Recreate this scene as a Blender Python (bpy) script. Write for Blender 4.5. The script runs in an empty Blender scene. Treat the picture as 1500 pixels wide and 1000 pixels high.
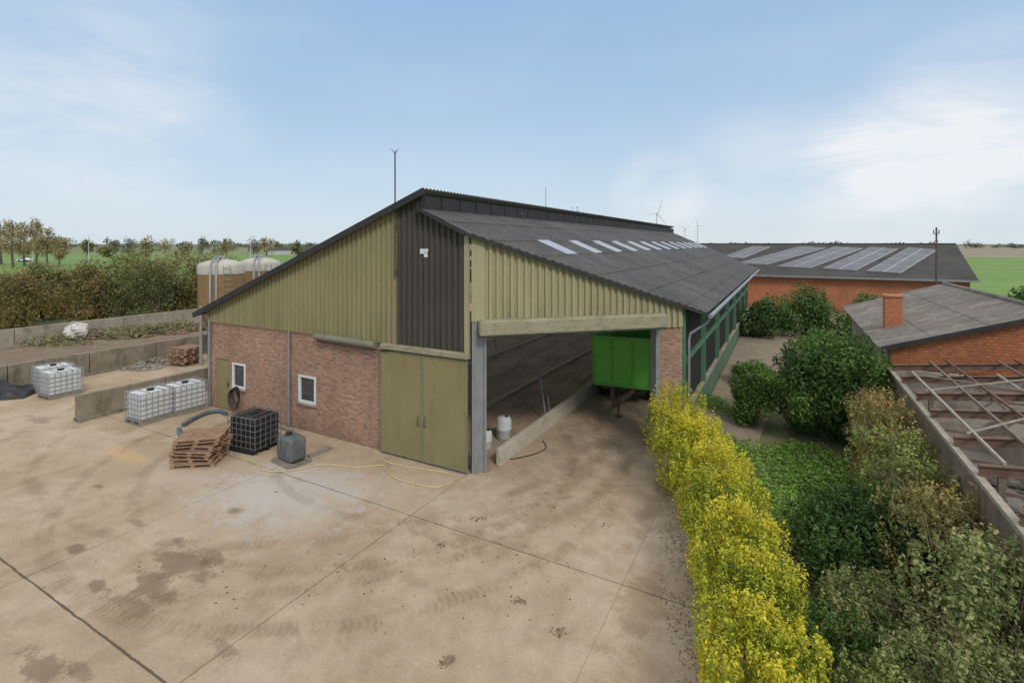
import bpy, math, random
import numpy as np
from mathutils import Vector, Matrix
random.seed(7); rng=np.random.default_rng(7)
scn=bpy.context.scene; col=scn.collection
F=740.;H=6.5;HY=357.
TH=math.radians(28.5); CT,ST=math.cos(TH),math.sin(TH)
C0=(-1.161,14.315)
def L2W(a,b,z=0.): return Vector((C0[0]+CT*a+ST*b, C0[1]-ST*a+CT*b, z))
def W2L(x,y):
    dx,dy=x-C0[0],y-C0[1]; return (dx*CT-dy*ST, dx*ST+dy*CT)
def gp(px,py,z=0.):
    Y=F*(H-z)/(py-HY); return Vector(((px-750)/F*Y,Y,z))
R=math.radians
ORD=['first','second','third','fourth','fifth','sixth','seventh','eighth','ninth','tenth','eleventh','twelfth','thirteenth','fourteenth']
# ---------------------------------------------------------------- helpers
def tag(o,label=None,cat=None,group=None,kind=None):
    if label: o['label']=label
    if cat: o['category']=cat
    if group: o['group']=group
    if kind: o['kind']=kind
    return o
def empty(name,loc,rz=0.,label=None,cat=None,group=None):
    o=bpy.data.objects.new(name,None); col.objects.link(o)
    o.location=loc; o.rotation_euler=(0,0,rz); o.empty_display_size=.3
    return tag(o,label,cat,group)
def copy_tree(o,parent=None):
    c=o.copy(); col.objects.link(c)
    if parent: c.parent=parent
    for ch in list(o.children): copy_tree(ch,c)
    return c
class MB:
    def __init__(s): s.v=[];s.f=[];s.sm=[]
    def add(s,vs,fs,smooth=False):
        k=len(s.v); s.v.extend([tuple(p) for p in vs])
        for f in fs: s.f.append([k+i for i in f]); s.sm.append(smooth)
    def quad(s,*p): s.add(p,[list(range(len(p)))])
    def box(s,x0,x1,y0,y1,z0,z1):
        s.add([(x0,y0,z0),(x1,y0,z0),(x1,y1,z0),(x0,y1,z0),(x0,y0,z1),(x1,y0,z1),(x1,y1,z1),(x0,y1,z1)],
              [[0,3,2,1],[4,5,6,7],[0,1,5,4],[1,2,6,5],[2,3,7,6],[3,0,4,7]])
    def obox(s,p,q,w,h,up=(0,0,1)):
        p=Vector(p);q=Vector(q);d=(q-p).normalized();u=Vector(up)
        sd=d.cross(u)
        if sd.length<1e-4: sd=d.cross(Vector((1,0,0)))
        sd.normalize(); uu=sd.cross(d); a=sd*(w/2); b=uu*(h/2)
        s.add([p-a-b,p+a-b,p+a+b,p-a+b,q-a-b,q+a-b,q+a+b,q-a+b],
              [[0,1,2,3],[7,6,5,4],[4,5,1,0],[5,6,2,1],[6,7,3,2],[7,4,0,3]])
    def tube(s,pts,r,seg=8,closed=False,cap=True):
        pts=[Vector(p) for p in pts]; n=len(pts); rings=[]; prev=None
        for i,p in enumerate(pts):
            if closed: d=(pts[(i+1)%n]-pts[i-1])
            else: d=(pts[min(i+1,n-1)]-pts[max(i-1,0)])
            d.normalize()
            if prev is None:
                a=d.orthogonal().normalized()
            else:
                a=prev-d*prev.dot(d)
                if a.length<1e-5: a=d.orthogonal()
                a.normalize()
            prev=a; b=d.cross(a); rr=r[i] if hasattr(r,'__len__') else r
            rings.append([p+(a*math.cos(2*math.pi*j/seg)+b*math.sin(2*math.pi*j/seg))*rr for j in range(seg)])
        vs=[v for rg in rings for v in rg]; fs=[]
        for i in range(n if closed else n-1):
            i2=(i+1)%n
            for j in range(seg):
                j2=(j+1)%seg; fs.append([i*seg+j,i*seg+j2,i2*seg+j2,i2*seg+j])
        s.add(vs,fs,True)
        if cap and not closed:
            s.add(rings[0],[list(range(seg))[::-1]]); s.add(rings[-1],[list(range(seg))])
    def lathe(s,prof,seg=24,c=(0,0,0),smooth=True):
        vs=[];fs=[]
        for (r,z) in prof:
            for j in range(seg):
                t=2*math.pi*j/seg; vs.append((c[0]+r*math.cos(t),c[1]+r*math.sin(t),c[2]+z))
        for i in range(len(prof)-1):
            for j in range(seg):
                j2=(j+1)%seg; fs.append([i*seg+j,i*seg+j2,(i+1)*seg+j2,(i+1)*seg+j])
        s.add(vs,fs,smooth)
    def build(s,name,mat,parent=None,bevel=0.):
        me=bpy.data.meshes.new(name); me.from_pydata(s.v,[],s.f)
        me.polygons.foreach_set('use_smooth',s.sm)
        uv=me.uv_layers.new(name='UVMap'); data=np.zeros(len(me.loops)*2)
        vv=[Vector(p) for p in s.v]; Z=Vector((0,0,1))
        for p in me.polygons:
            n=p.normal
            if abs(n.z)>.95: t=Vector((1,0,0)); b=Vector((0,1,0))
            else: t=Z.cross(n).normalized(); b=n.cross(t)
            for li in p.loop_indices:
                q=vv[me.loops[li].vertex_index]; data[2*li]=q.dot(t); data[2*li+1]=q.dot(b)
        uv.data.foreach_set('uv',data)
        me.materials.append(mat); me.update()
        o=bpy.data.objects.new(name,me); col.objects.link(o)
        if parent: o.parent=parent
        if bevel:
            m=o.modifiers.new('bevel','BEVEL'); m.width=bevel; m.segments=2; m.limit_method='ANGLE'
        return o
# ---------------------------------------------------------------- materials
def mk(name):
    m=bpy.data.materials.new(name); m.use_nodes=True; nt=m.node_tree
    return m,nt,nt.nodes['Principled BSDF']
def nn(nt,t,**k):
    n=nt.nodes.new(t)
    for a,b in k.items(): setattr(n,a,b)
    return n
def setin(nt,sock,v):
    if hasattr(v,'node'): nt.links.new(v,sock)
    else: sock.default_value=v
def mt(nt,op,a,b=0.,c=None,clamp=False):
    n=nn(nt,'ShaderNodeMath',operation=op,use_clamp=clamp); setin(nt,n.inputs[0],a); setin(nt,n.inputs[1],b)
    if c is not None: setin(nt,n.inputs[2],c)
    return n.outputs[0]
def mixc(nt,f,a,b,blend='MIX'):
    n=nn(nt,'ShaderNodeMix',data_type='RGBA',blend_type=blend); setin(nt,n.inputs[0],f)
    setin(nt,n.inputs[6],a if hasattr(a,'node') else (*a,1)); setin(nt,n.inputs[7],b if hasattr(b,'node') else (*b,1))
    return n.outputs[2]
def ramp(nt,f,stops):
    n=nn(nt,'ShaderNodeValToRGB'); e=n.color_ramp.elements
    while len(e)<len(stops): e.new(.5)
    for i,(p,c) in enumerate(stops):
        e[i].position=p; e[i].color=(*c,1) if hasattr(c,'__len__') else (c,c,c,1)
    nt.links.new(f,n.inputs[0]); return n.outputs[0]
def mrange(nt,v,a,b,c=0.,d=1.):
    n=nn(nt,'ShaderNodeMapRange',interpolation_type='SMOOTHSTEP'); setin(nt,n.inputs[0],v)
    for i,x in enumerate((a,b,c,d)): n.inputs[i+1].default_value=x
    return n.outputs[0]
def coords(nt,kind='Object',stretch=(1,1,1),rnd=True):
    tc=nn(nt,'ShaderNodeTexCoord'); mp=nn(nt,'ShaderNodeMapping'); mp.inputs['Scale'].default_value=stretch
    nt.links.new(tc.outputs[kind],mp.inputs[0])
    if rnd:
        oi=nn(nt,'ShaderNodeObjectInfo'); nt.links.new(mt(nt,'MULTIPLY',oi.outputs['Random'],37.),mp.inputs['Location'])
    return mp.outputs[0]
def noise(nt,vec,scale,detail=6,rough=.6,dist=0.):
    n=nn(nt,'ShaderNodeTexNoise'); n.inputs['Scale'].default_value=scale; n.inputs['Detail'].default_value=detail
    n.inputs['Roughness'].default_value=rough; n.inputs['Distortion'].default_value=dist
    nt.links.new(vec,n.inputs['Vector']); return n.outputs['Fac']
def bump(nt,bs,h,strength=.3,dist=.02):
    b=nn(nt,'ShaderNodeBump'); b.inputs['Strength'].default_value=strength; b.inputs['Distance'].default_value=dist
    nt.links.new(h,b.inputs['Height']); nt.links.new(b.outputs[0],bs.inputs['Normal'])
def nmat(name,c1,c2,scale=2.,rough=.8,metal=0.,bmp=.2,stretch=(1,1,1),dirt=None,dirt_amt=.5,dscale=6.,dstretch=None,spec=.3,fine=1.):
    m,nt,bs=mk(name); v=coords(nt,'Object',stretch)
    f=noise(nt,v,scale,8,.65); c=ramp(nt,f,[(.32,c1),(.68,c2)])
    v2=coords(nt,'Object'); g=noise(nt,v2,scale*14,4,.7)
    c=mixc(nt,fine,c,ramp(nt,g,[(.25,.78),(.75,1.12)]),'MULTIPLY')
    if dirt is not None:
        v3=coords(nt,'Object',dstretch or (1,1,1)); d=noise(nt,v3,dscale,6,.7)
        c=mixc(nt,mt(nt,'MULTIPLY',mrange(nt,d,.45,.72),dirt_amt),c,dirt)
    nt.links.new(c,bs.inputs['Base Color'])
    bs.inputs['Roughness'].default_value=rough; bs.inputs['Metallic'].default_value=metal
    bs.inputs['Specular IOR Level'].default_value=spec
    if bmp: bump(nt,bs,g,bmp,.02)
    return m
def brick_mat(name,c1,c2,c3,mortar,bw=.21,bh=.073,ms=.009):
    m,nt,bs=mk(name); tc=nn(nt,'ShaderNodeTexCoord')
    b=nn(nt,'ShaderNodeTexBrick'); nt.links.new(tc.outputs['UV'],b.inputs['Vector'])
    b.inputs['Scale'].default_value=1; b.inputs['Brick Width'].default_value=bw; b.inputs['Row Height'].default_value=bh
    b.inputs['Mortar Size'].default_value=ms; b.inputs['Mortar Smooth'].default_value=.3; b.inputs['Bias'].default_value=0
    b.inputs['Color1'].default_value=(*c1,1); b.inputs['Color2'].default_value=(*c2,1); b.inputs['Mortar'].default_value=(*mortar,1)
    mp=nn(nt,'ShaderNodeMapping'); mp.inputs['Scale'].default_value=(1/bw*1.0,1/bh,1); nt.links.new(tc.outputs['UV'],mp.inputs[0])
    n=noise(nt,mp.outputs[0],.9,1,.5); c=mixc(nt,mt(nt,'MULTIPLY',mrange(nt,n,.5,.68),mt(nt,'SUBTRACT',1.,b.outputs['Fac'])),b.outputs['Color'],c3)
    big=noise(nt,tc.outputs['Object'],.6,6,.6); c=mixc(nt,1.,c,ramp(nt,big,[(.3,.8),(.7,1.12)]),'MULTIPLY')
    sx=nn(nt,'ShaderNodeSeparateXYZ'); nt.links.new(tc.outputs['Object'],sx.inputs[0])
    low=mrange(nt,mt(nt,'ADD',sx.outputs[2],mt(nt,'MULTIPLY',big,.6)),.25,.9,.4,0.)
    c=mixc(nt,low,c,(.16,.11,.075))
    nt.links.new(c,bs.inputs['Base Color']); bs.inputs['Roughness'].default_value=.9
    bump(nt,bs,mt(nt,'SUBTRACT',1.,b.outputs['Fac']),.5,.01); return m
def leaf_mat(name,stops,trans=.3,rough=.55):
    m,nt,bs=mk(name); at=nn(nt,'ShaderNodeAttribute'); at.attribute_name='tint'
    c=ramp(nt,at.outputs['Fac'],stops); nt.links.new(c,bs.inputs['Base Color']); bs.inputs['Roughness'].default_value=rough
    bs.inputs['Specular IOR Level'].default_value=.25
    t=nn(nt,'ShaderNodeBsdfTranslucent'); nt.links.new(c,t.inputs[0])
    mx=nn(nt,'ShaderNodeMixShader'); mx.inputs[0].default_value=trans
    nt.links.new(bs.outputs[0],mx.inputs[1]); nt.links.new(t.outputs[0],mx.inputs[2])
    nt.links.new(mx.outputs[0],nt.nodes['Material Output'].inputs[0]); return m
def clad_mat(name,c1,c2,streak,amt,zlow):
    m,nt,bs=mk(name); tc=nn(nt,'ShaderNodeTexCoord'); v=tc.outputs['Object']
    mp=nn(nt,'ShaderNodeMapping'); mp.inputs['Scale'].default_value=(5,5,.35); nt.links.new(v,mp.inputs[0])
    a=noise(nt,mp.outputs[0],1.,6,.7); b=noise(nt,v,.5,6,.6); g=noise(nt,v,18,4,.7)
    c=ramp(nt,b,[(.3,c1),(.7,c2)])
    sx=nn(nt,'ShaderNodeSeparateXYZ'); nt.links.new(v,sx.inputs[0])
    low=mrange(nt,sx.outputs[2],zlow,zlow+1.4,1.,.3)
    c=mixc(nt,mt(nt,'MULTIPLY',mt(nt,'MULTIPLY',mrange(nt,a,.38,.68),low),amt),c,streak)
    c=mixc(nt,1.,c,ramp(nt,g,[(.3,.92),(.7,1.06)]),'MULTIPLY')
    nt.links.new(c,bs.inputs['Base Color']); bs.inputs['Roughness'].default_value=.75; bs.inputs['Specular IOR Level'].default_value=.25
    return m
def roof_mat(name,c1,c2,lichen,amt,under=None):
    m,nt,bs=mk(name); tc=nn(nt,'ShaderNodeTexCoord'); v=tc.outputs['Object']
    mp=nn(nt,'ShaderNodeMapping'); mp.inputs['Scale'].default_value=(.25,2.2,.25); nt.links.new(v,mp.inputs[0])
    a=noise(nt,mp.outputs[0],1.,6,.7); b=noise(nt,v,.35,6,.6); g=noise(nt,v,9,6,.75); h=noise(nt,v,2.3,6,.7)
    c=ramp(nt,a,[(.3,c1),(.7,c2)])
    c=mixc(nt,mt(nt,'MULTIPLY',mrange(nt,h,.45,.7),amt),c,lichen)
    c=mixc(nt,mt(nt,'MULTIPLY',mrange(nt,g,.56,.7),amt),c,(.3,.29,.25))
    c=mixc(nt,1.,c,ramp(nt,b,[(.3,.8),(.7,1.15)]),'MULTIPLY')
    if under:   # fibre cement underside, unweathered and painted paler to brighten the barn interior
        ge=nn(nt,'ShaderNodeNewGeometry'); c=mixc(nt,ge.outputs['Backfacing'],c,under)
    nt.links.new(c,bs.inputs['Base Color']); bs.inputs['Roughness'].default_value=.85; bs.inputs['Specular IOR Level'].default_value=.2
    bump(nt,bs,g,.3,.01); return m
def yard_mat():
    m,nt,bs=mk('yard_concrete'); tc=nn(nt,'ShaderNodeTexCoord'); v=tc.outputs['Object']
    sx=nn(nt,'ShaderNodeSeparateXYZ'); nt.links.new(v,sx.inputs[0]); A,B=sx.outputs[0],sx.outputs[1]
    n1=noise(nt,v,.28,8,.65); n2=noise(nt,v,2.2,8,.7); n3=noise(nt,v,22,5,.75); n4=noise(nt,v,.9,8,.7,.6)
    c=ramp(nt,n1,[(.3,(.38,.28,.183)),(.5,(.465,.36,.25)),(.7,(.52,.425,.32))])
    c=mixc(nt,mrange(nt,n4,.44,.7,0.,.55),c,(.325,.23,.145))
    c=mixc(nt,1.,c,ramp(nt,n2,[(.25,.84),(.75,1.1)]),'MULTIPLY')
    c=mixc(nt,1.,c,ramp(nt,n3,[(.25,.78),(.7,1.1)]),'MULTIPLY')
    def spot(c,px,py,rx,ry,colr,amt,k=1.1,soft=.55):
        p=gp(px,py); a0,b0=W2L(p.x,p.y)
        da=mt(nt,'DIVIDE',mt(nt,'SUBTRACT',A,a0),rx); db=mt(nt,'DIVIDE',mt(nt,'SUBTRACT',B,b0),ry)
        d=mt(nt,'SQRT',mt(nt,'ADD',mt(nt,'MULTIPLY',da,da),mt(nt,'MULTIPLY',db,db)))
        d=mt(nt,'ADD',d,mt(nt,'MULTIPLY',mt(nt,'SUBTRACT',n2,.5),k*2.4))
        d=mt(nt,'ADD',d,mt(nt,'MULTIPLY',mt(nt,'SUBTRACT',n3,.5),k*.8))
        return mixc(nt,mrange(nt,d,1.05,soft,0.,amt),c,colr)
    c=spot(c,400,722,3.1,2.,(.51,.465,.42),.85,1.1,.1)
    c=spot(c,480,705,2.8,1.3,(.49,.44,.39),.65,1.1,.1)
    c=spot(c,250,690,2.2,1.2,(.51,.41,.32),.5,1.1,.1)
    c=spot(c,180,665,1.3,.35,(.55,.36,.17),.6)
    dk=(.15,.10,.062)
    for (px,py,rx,ry,am) in [(265,825,1.0,.4,.55),(230,855,.8,.3,.56),(190,885,.7,.22,.48),(310,815,.5,.2,.48),(345,748,.26,.18,.56),(112,803,.28,.16,.66),(145,857,.26,.14,.6),(60,975,.6,.25,.55),(330,950,.35,.15,.45),
                             (262,790,.12,.1,.5),(145,712,.22,.1,.5),(60,615,1.,.3,.35),(200,765,.35,.1,.4),(885,650,.5,.6,.45),(405,720,.14,.05,.55),(640,790,.8,.12,.25),
                             (120,985,.35,.12,.45),(762,880,.12,.08,.65),(655,968,.1,.16,.6),(645,797,.08,.07,.65),(730,795,.2,.05,.5),(820,925,.08,.16,.55),(500,830,.35,.08,.3)]:
        c=spot(c,px,py,rx,ry,dk,am,1.35)
    for (px,py,rx,ry,am) in [(940,880,.5,1.6,.45),(955,740,.35,2.2,.45),(850,690,.35,2.4,.5),(800,740,.4,1.8,.4),(900,700,.3,2.2,.45),(870,610,.9,1.6,.4),(720,790,1.6,.35,.3),(560,830,1.4,.25,.25)]:
        c=spot(c,px,py,rx,ry,(.26,.18,.11),am,1.3,.3)
    for (cx,cy,Rr,w,am,ph) in [(-4.4,16.4,6.3,.24,.48,0),(-4.4,16.4,7.9,.24,.45,3),(-6.2,20.5,9.6,.22,.4,5),(-6.2,20.5,11.2,.22,.36,1),(-2.2,17,5.2,.2,.36,2)]:
        a0,b0=W2L(cx,cy); da=mt(nt,'SUBTRACT',A,a0); db=mt(nt,'SUBTRACT',B,b0)
        d=mt(nt,'SQRT',mt(nt,'ADD',mt(nt,'MULTIPLY',da,da),mt(nt,'MULTIPLY',db,db)))
        d=mt(nt,'ADD',d,mt(nt,'MULTIPLY',mt(nt,'SUBTRACT',n1,.5),.6))
        e=mt(nt,'ABSOLUTE',mt(nt,'SUBTRACT',d,Rr)); band=mrange(nt,e,w,w*.35)
        an=mt(nt,'MULTIPLY',mt(nt,'ARCTAN2',db,da),Rr*2*math.pi/.13)
        tr=mt(nt,'SINE',mt(nt,'ADD',mt(nt,'ADD',an,mt(nt,'MULTIPLY',e,14.)),mt(nt,'MULTIPLY',n2,7.))); tr=mrange(nt,tr,-.5,.8)
        band=mt(nt,'MULTIPLY',mt(nt,'MULTIPLY',band,mrange(nt,n4,.38,.58)),mt(nt,'ADD',.5,mt(nt,'MULTIPLY',tr,.5)))
        c=mixc(nt,mt(nt,'MULTIPLY',band,am),c,(.2,.135,.085))
    jn=mt(nt,'MULTIPLY',mt(nt,'SUBTRACT',n2,.5),.05); jw=mt(nt,'ADD',-.004,mt(nt,'MULTIPLY',n4,.03))
    for (ax,k,am) in [(A,-.05,.6),(A,-5.2,.6),(A,-10.4,.5),(B,-2.55,.75),(B,-7.9,.85),(A,5.1,.3)]:
        e=mt(nt,'ABSOLUTE',mt(nt,'ADD',mt(nt,'SUBTRACT',ax,k),jn))
        w=mt(nt,'ADD',mt(nt,'MULTIPLY',jw,1.7 if k==-7.9 else 1.1),mt(nt,'MULTIPLY',mt(nt,'SUBTRACT',n3,.5),.03))
        f=mt(nt,'LESS_THAN',e,w)
        c=mixc(nt,mt(nt,'MULTIPLY',f,am),c,(.08,.06,.04))
    nt.links.new(c,bs.inputs['Base Color']); bs.inputs['Roughness'].default_value=.9; bs.inputs['Specular IOR Level'].default_value=.2
    bump(nt,bs,mt(nt,'ADD',mt(nt,'MULTIPLY',n2,.6),n3),.4,.03); return m
M={}
M['brick']=brick_mat('weathered_brick',(.325,.15,.088),(.435,.24,.15),(.19,.103,.072),(.41,.33,.255))
M['redbrick']=brick_mat('orange_red_brick',(.5,.15,.055),(.58,.2,.085),(.38,.12,.06),(.4,.22,.13))
M['tile']=brick_mat('orange_tile',(.52,.19,.07),(.43,.14,.055),(.34,.12,.06),(.22,.09,.045),.17,.1,.008)
M['clad_olive']=clad_mat('olive_cladding',(.268,.232,.118),(.32,.279,.146),(.18,.153,.078),.55,3.4)
M['clad_cream']=clad_mat('cream_cladding',(.36,.313,.183),(.41,.358,.216),(.2,.17,.09),.7,3.9)
M['clad_dark']=clad_mat('charcoal_cladding',(.068,.061,.048),(.092,.083,.065),(.045,.04,.032),.5,3.4)
M['roof']=roof_mat('barn_roof',(.075,.074,.074),(.11,.108,.107),(.15,.145,.135),.5,(.3,.28,.25))
M['roof_old']=roof_mat('old_roof',(.15,.13,.11),(.24,.215,.185),(.33,.3,.25),.7)
M['roof_far']=roof_mat('far_roof',(.06,.055,.052),(.085,.08,.075),(.11,.10,.09),.3)
M['trim']=nmat('dark_trim',(.03,.03,.03),(.05,.048,.045),3,.7)
M['door']=nmat('ochre_door',(.25,.209,.093),(.285,.241,.11),.8,.6,0,.03,dirt=(.17,.14,.07),dirt_amt=.45,dscale=1.,dstretch=(2,2,.5),fine=.5)
M['hood']=nmat('hood_metal',(.31,.28,.175),(.37,.335,.225),1.5,.6,0,.1,dirt=(.14,.12,.068),dirt_amt=.6,dscale=3,dstretch=(1,1,3))
M['hood_grey']=nmat('hood_grey',(.2,.19,.14),(.3,.28,.2),1.5,.6,0,.1,dirt=(.1,.09,.06),dirt_amt=.6,dscale=3)
M['galv']=nmat('galvanised',(.27,.28,.29),(.38,.39,.4),3,.5,.4,.05,dirt=(.2,.17,.13),dirt_amt=.4)
M['white']=nmat('white_paint',(.68,.67,.64),(.78,.77,.75),3,.5,0,.0)
M['glass']=nmat('dark_glass',(.03,.035,.04),(.07,.075,.08),2,.1,0,0,spec=.6)
M['concrete']=nmat('concrete',(.3,.25,.19),(.42,.36,.28),1.2,.9,0,.3,dirt=(.15,.115,.075),dirt_amt=.7,dscale=2,dstretch=(1,1,.4))
M['concrete_k']=nmat('kerb_concrete',(.5,.43,.34),(.6,.53,.43),1.2,.9,0,.3,dirt=(.3,.24,.17),dirt_amt=.5,dscale=2)
M['concrete_p']=nmat('pale_concrete',(.4,.365,.31),(.54,.5,.43),1.2,.9,0,.3,dirt=(.24,.18,.13),dirt_amt=.8,dscale=1.1)
M['concrete_b']=nmat('brown_concrete',(.17,.13,.09),(.29,.225,.16),1.2,.9,0,.3,dirt=(.10,.085,.045),dirt_amt=.8,dscale=2,dstretch=(1,1,.4))
M['concrete_d']=nmat('mossy_concrete',(.2,.165,.115),(.32,.27,.2),1.2,.9,0,.3,dirt=(.08,.07,.035),dirt_amt=.8,dscale=2,dstretch=(1,1,.4))
M['board']=nmat('dark_board',(.035,.035,.032),(.06,.057,.052),3,.8)
M['green_wall']=nmat('green_wall',(.085,.16,.1),(.14,.22,.145),1.5,.8,0,.2,dirt=(.10,.09,.06),dirt_amt=.5)
M['green_post']=nmat('green_post',(.08,.2,.11),(.12,.27,.16),2,.6)
M['inner']=nmat('inner_floor',(.33,.24,.155),(.46,.345,.235),.6,.9,0,.4,dirt=(.17,.12,.075),dirt_amt=.85,dscale=.9,dstretch=(1.6,.35,1))
M['steel_d']=nmat('dark_steel',(.09,.08,.065),(.15,.13,.10),3,.7,.2)
M['rust']=nmat('rusty_steel',(.15,.085,.055),(.25,.16,.115),4,.85,.1,.3,dirt=(.11,.09,.07),dirt_amt=.6,dscale=1.5)
M['rust_g']=nmat('greyed_rusty_steel',(.18,.13,.1),(.28,.22,.175),4,.85,.1,.3,dirt=(.18,.08,.045),dirt_amt=.6)
M['wood']=nmat('pallet_wood',(.29,.17,.1),(.43,.28,.18),5,.85,0,.2,dirt=(.15,.10,.07),dirt_amt=.45)
M['wood_g']=nmat('grey_wood',(.2,.17,.14),(.32,.28,.23),5,.85)
M['wood_p']=nmat('bleached_wood',(.3,.25,.19),(.43,.38,.31),5,.85)
M['tank_w']=nmat('white_plastic',(.56,.57,.55),(.7,.71,.7),2,.45,0,0,dirt=(.38,.36,.29),dirt_amt=.35,dscale=2)
M['tank_b']=nmat('black_plastic',(.012,.012,.013),(.03,.03,.03),2,.45,0,0,dirt=(.12,.1,.08),dirt_amt=.25,dscale=2)
M['tank_g']=nmat('grey_plastic',(.09,.1,.105),(.14,.15,.155),3,.55,0,0,dirt=(.25,.21,.16),dirt_amt=.35,dscale=3)
M['cage']=nmat('cage_steel',(.38,.39,.4),(.5,.51,.52),3,.4,.5,0)
M['cage_d']=nmat('dull_cage_steel',(.16,.16,.165),(.24,.24,.245),3,.5,.4,0)
M['black']=nmat('black_rubber',(.015,.015,.015),(.03,.03,.03),3,.8)
M['hose_y']=nmat('yellow_hose',(.52,.42,.2),(.6,.5,.27),3,.6)
M['hose_b']=nmat('blue_hose',(.07,.105,.14),(.11,.155,.195),4,.55,0,0,dirt=(.25,.2,.16),dirt_amt=.4)
M['trailer']=nmat('green_paint',(.2,.66,.08),(.25,.72,.11),1.2,.4,0,0,dirt=(.2,.42,.09),dirt_amt=.3)
M['trailer_d']=nmat('dark_green_paint',(.15,.52,.07),(.18,.58,.09),1.2,.4,0,0,dirt=(.14,.3,.07),dirt_amt=.3)
M['silo']=nmat('silo_tan',(.24,.145,.06),(.31,.2,.09),1.,.5,0,0,stretch=(2,2,.4),dirt=(.18,.115,.055),dirt_amt=.4,dscale=2)
M['silo_cap']=nmat('silo_cap',(.45,.42,.34),(.55,.52,.44),2,.5,0,0,dirt=(.3,.26,.17),dirt_amt=.5)
M['pv']=nmat('pv_cells',(.13,.135,.145),(.18,.185,.2),.5,.4,0,0,spec=.35)
M['pv_frame']=nmat('pv_frame',(.5,.51,.52),(.6,.61,.62),2,.4,.2,0)
M['soil']=nmat('soil',(.17,.12,.08),(.27,.2,.135),1.2,.95,0,.6,dirt=(.12,.12,.055),dirt_amt=.5,dscale=1.5)
M['path']=nmat('dirt_path',(.25,.195,.14),(.36,.29,.215),1.,.95,0,.5,dirt=(.15,.12,.07),dirt_amt=.6,dscale=2)
M['garden']=nmat('garden_ground',(.10,.12,.04),(.2,.16,.095),.7,.95,0,.6,dirt=(.08,.13,.035),dirt_amt=.7,dscale=2.5)
M['grass']=nmat('farmland',(.13,.18,.06),(.2,.22,.10),.012,.95,0,0,dirt=(.25,.22,.14),dirt_amt=.8,dscale=.006)
M['field']=nmat('green_field',(.14,.23,.05),(.19,.29,.075),.03,.95,0,0,stretch=(1,3,1))
M['plough']=nmat('ploughed',(.24,.19,.13),(.32,.26,.19),.02,.95,0,0)
M['asphalt']=nmat('road_asphalt',(.16,.16,.16),(.22,.22,.22),.2,.9)
M['bark']=nmat('bark',(.1,.08,.06),(.17,.14,.11),6,.9,0,.5)
M['twig']=nmat('twig',(.17,.13,.08),(.28,.22,.15),6,.9)
M['rubble']=nmat('rubble',(.22,.19,.155),(.36,.32,.27),3,.95,0,.3)
M['clod']=nmat('mud_clod',(.12,.08,.05),(.2,.14,.09),6,.95)
M['tarp']=nmat('black_tarp',(.012,.012,.014),(.04,.04,.045),3,.4,0,.1)
M['bag']=nmat('white_bag',(.5,.47,.42),(.66,.63,.58),4,.7)
M['pale']=nmat('pale_metal',(.62,.64,.66),(.7,.72,.74),1,.5)
M['far_wall']=nmat('far_wall',(.45,.43,.4),(.55,.53,.5),.2,.8)
M['far_dark']=nmat('far_dark',(.12,.1,.09),(.18,.15,.13),.2,.8)
M['yard']=yard_mat()
m,nt,bs=mk('skylight_sheet'); v=coords(nt,'Object'); g=noise(nt,v,1.5,5,.6)
c=ramp(nt,g,[(.3,(.5,.57,.68)),(.7,(.64,.7,.79))]); nt.links.new(c,bs.inputs['Base Color']); bs.inputs['Roughness'].default_value=.35
t=nn(nt,'ShaderNodeBsdfTranslucent'); t.inputs[0].default_value=(.9,.9,.92,1); mx=nn(nt,'ShaderNodeMixShader'); mx.inputs[0].default_value=.4
nt.links.new(bs.outputs[0],mx.inputs[1]); nt.links.new(t.outputs[0],mx.inputs[2]); nt.links.new(mx.outputs[0],nt.nodes['Material Output'].inputs[0]); M['skylight']=m
M['l_yellow']=leaf_mat('yellow_leaves',[(.0,(.06,.11,.02)),(.2,(.19,.28,.03)),(.42,(.45,.46,.04)),(.68,(.74,.62,.045)),(1.,(.8,.7,.11))])
M['l_dark']=leaf_mat('laurel_leaves',[(.0,(.018,.04,.012)),(.4,(.05,.105,.023)),(.75,(.1,.185,.042)),(1.,(.19,.27,.09))],.25,.4)
M['l_green']=leaf_mat('green_leaves',[(.0,(.03,.055,.014)),(.4,(.085,.16,.032)),(.75,(.155,.265,.055)),(1.,(.26,.35,.1))])
M['l_ivy']=leaf_mat('ivy_leaves',[(.0,(.06,.12,.022)),(.4,(.16,.3,.045)),(.75,(.23,.39,.065)),(1.,(.31,.45,.11))])
M['l_bramble']=leaf_mat('bramble_leaves',[(.0,(.1,.115,.045)),(.3,(.24,.29,.095)),(.6,(.37,.4,.15)),(.82,(.49,.43,.19)),(1.,(.52,.32,.16))])
M['l_rust']=leaf_mat('russet_leaves',[(.0,(.11,.10,.04)),(.3,(.26,.26,.08)),(.55,(.4,.34,.11)),(.78,(.48,.31,.11)),(1.,(.5,.2,.08))])
M['l_autumn']=leaf_mat('autumn_leaves',[(.0,(.10,.11,.035)),(.35,(.26,.32,.085)),(.65,(.4,.42,.12)),(.85,(.5,.39,.12)),(1.,(.52,.24,.09))])
M['l_field']=leaf_mat('field_shrub_leaves',[(.0,(.08,.085,.035)),(.35,(.15,.17,.055)),(.65,(.24,.23,.085)),(1.,(.36,.28,.11))])
M['l_fieldrust']=leaf_mat('field_autumn_leaves',[(.0,(.09,.08,.035)),(.35,(.19,.165,.055)),(.65,(.3,.22,.08)),(1.,(.4,.2,.08))])
M['l_far']=leaf_mat('hazed_distant_leaves',[(.0,(.16,.16,.13)),(.5,(.23,.23,.17)),(1.,(.33,.3,.21))],.2)  # distance haze painted in: leaf colours greyed and paled
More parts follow.
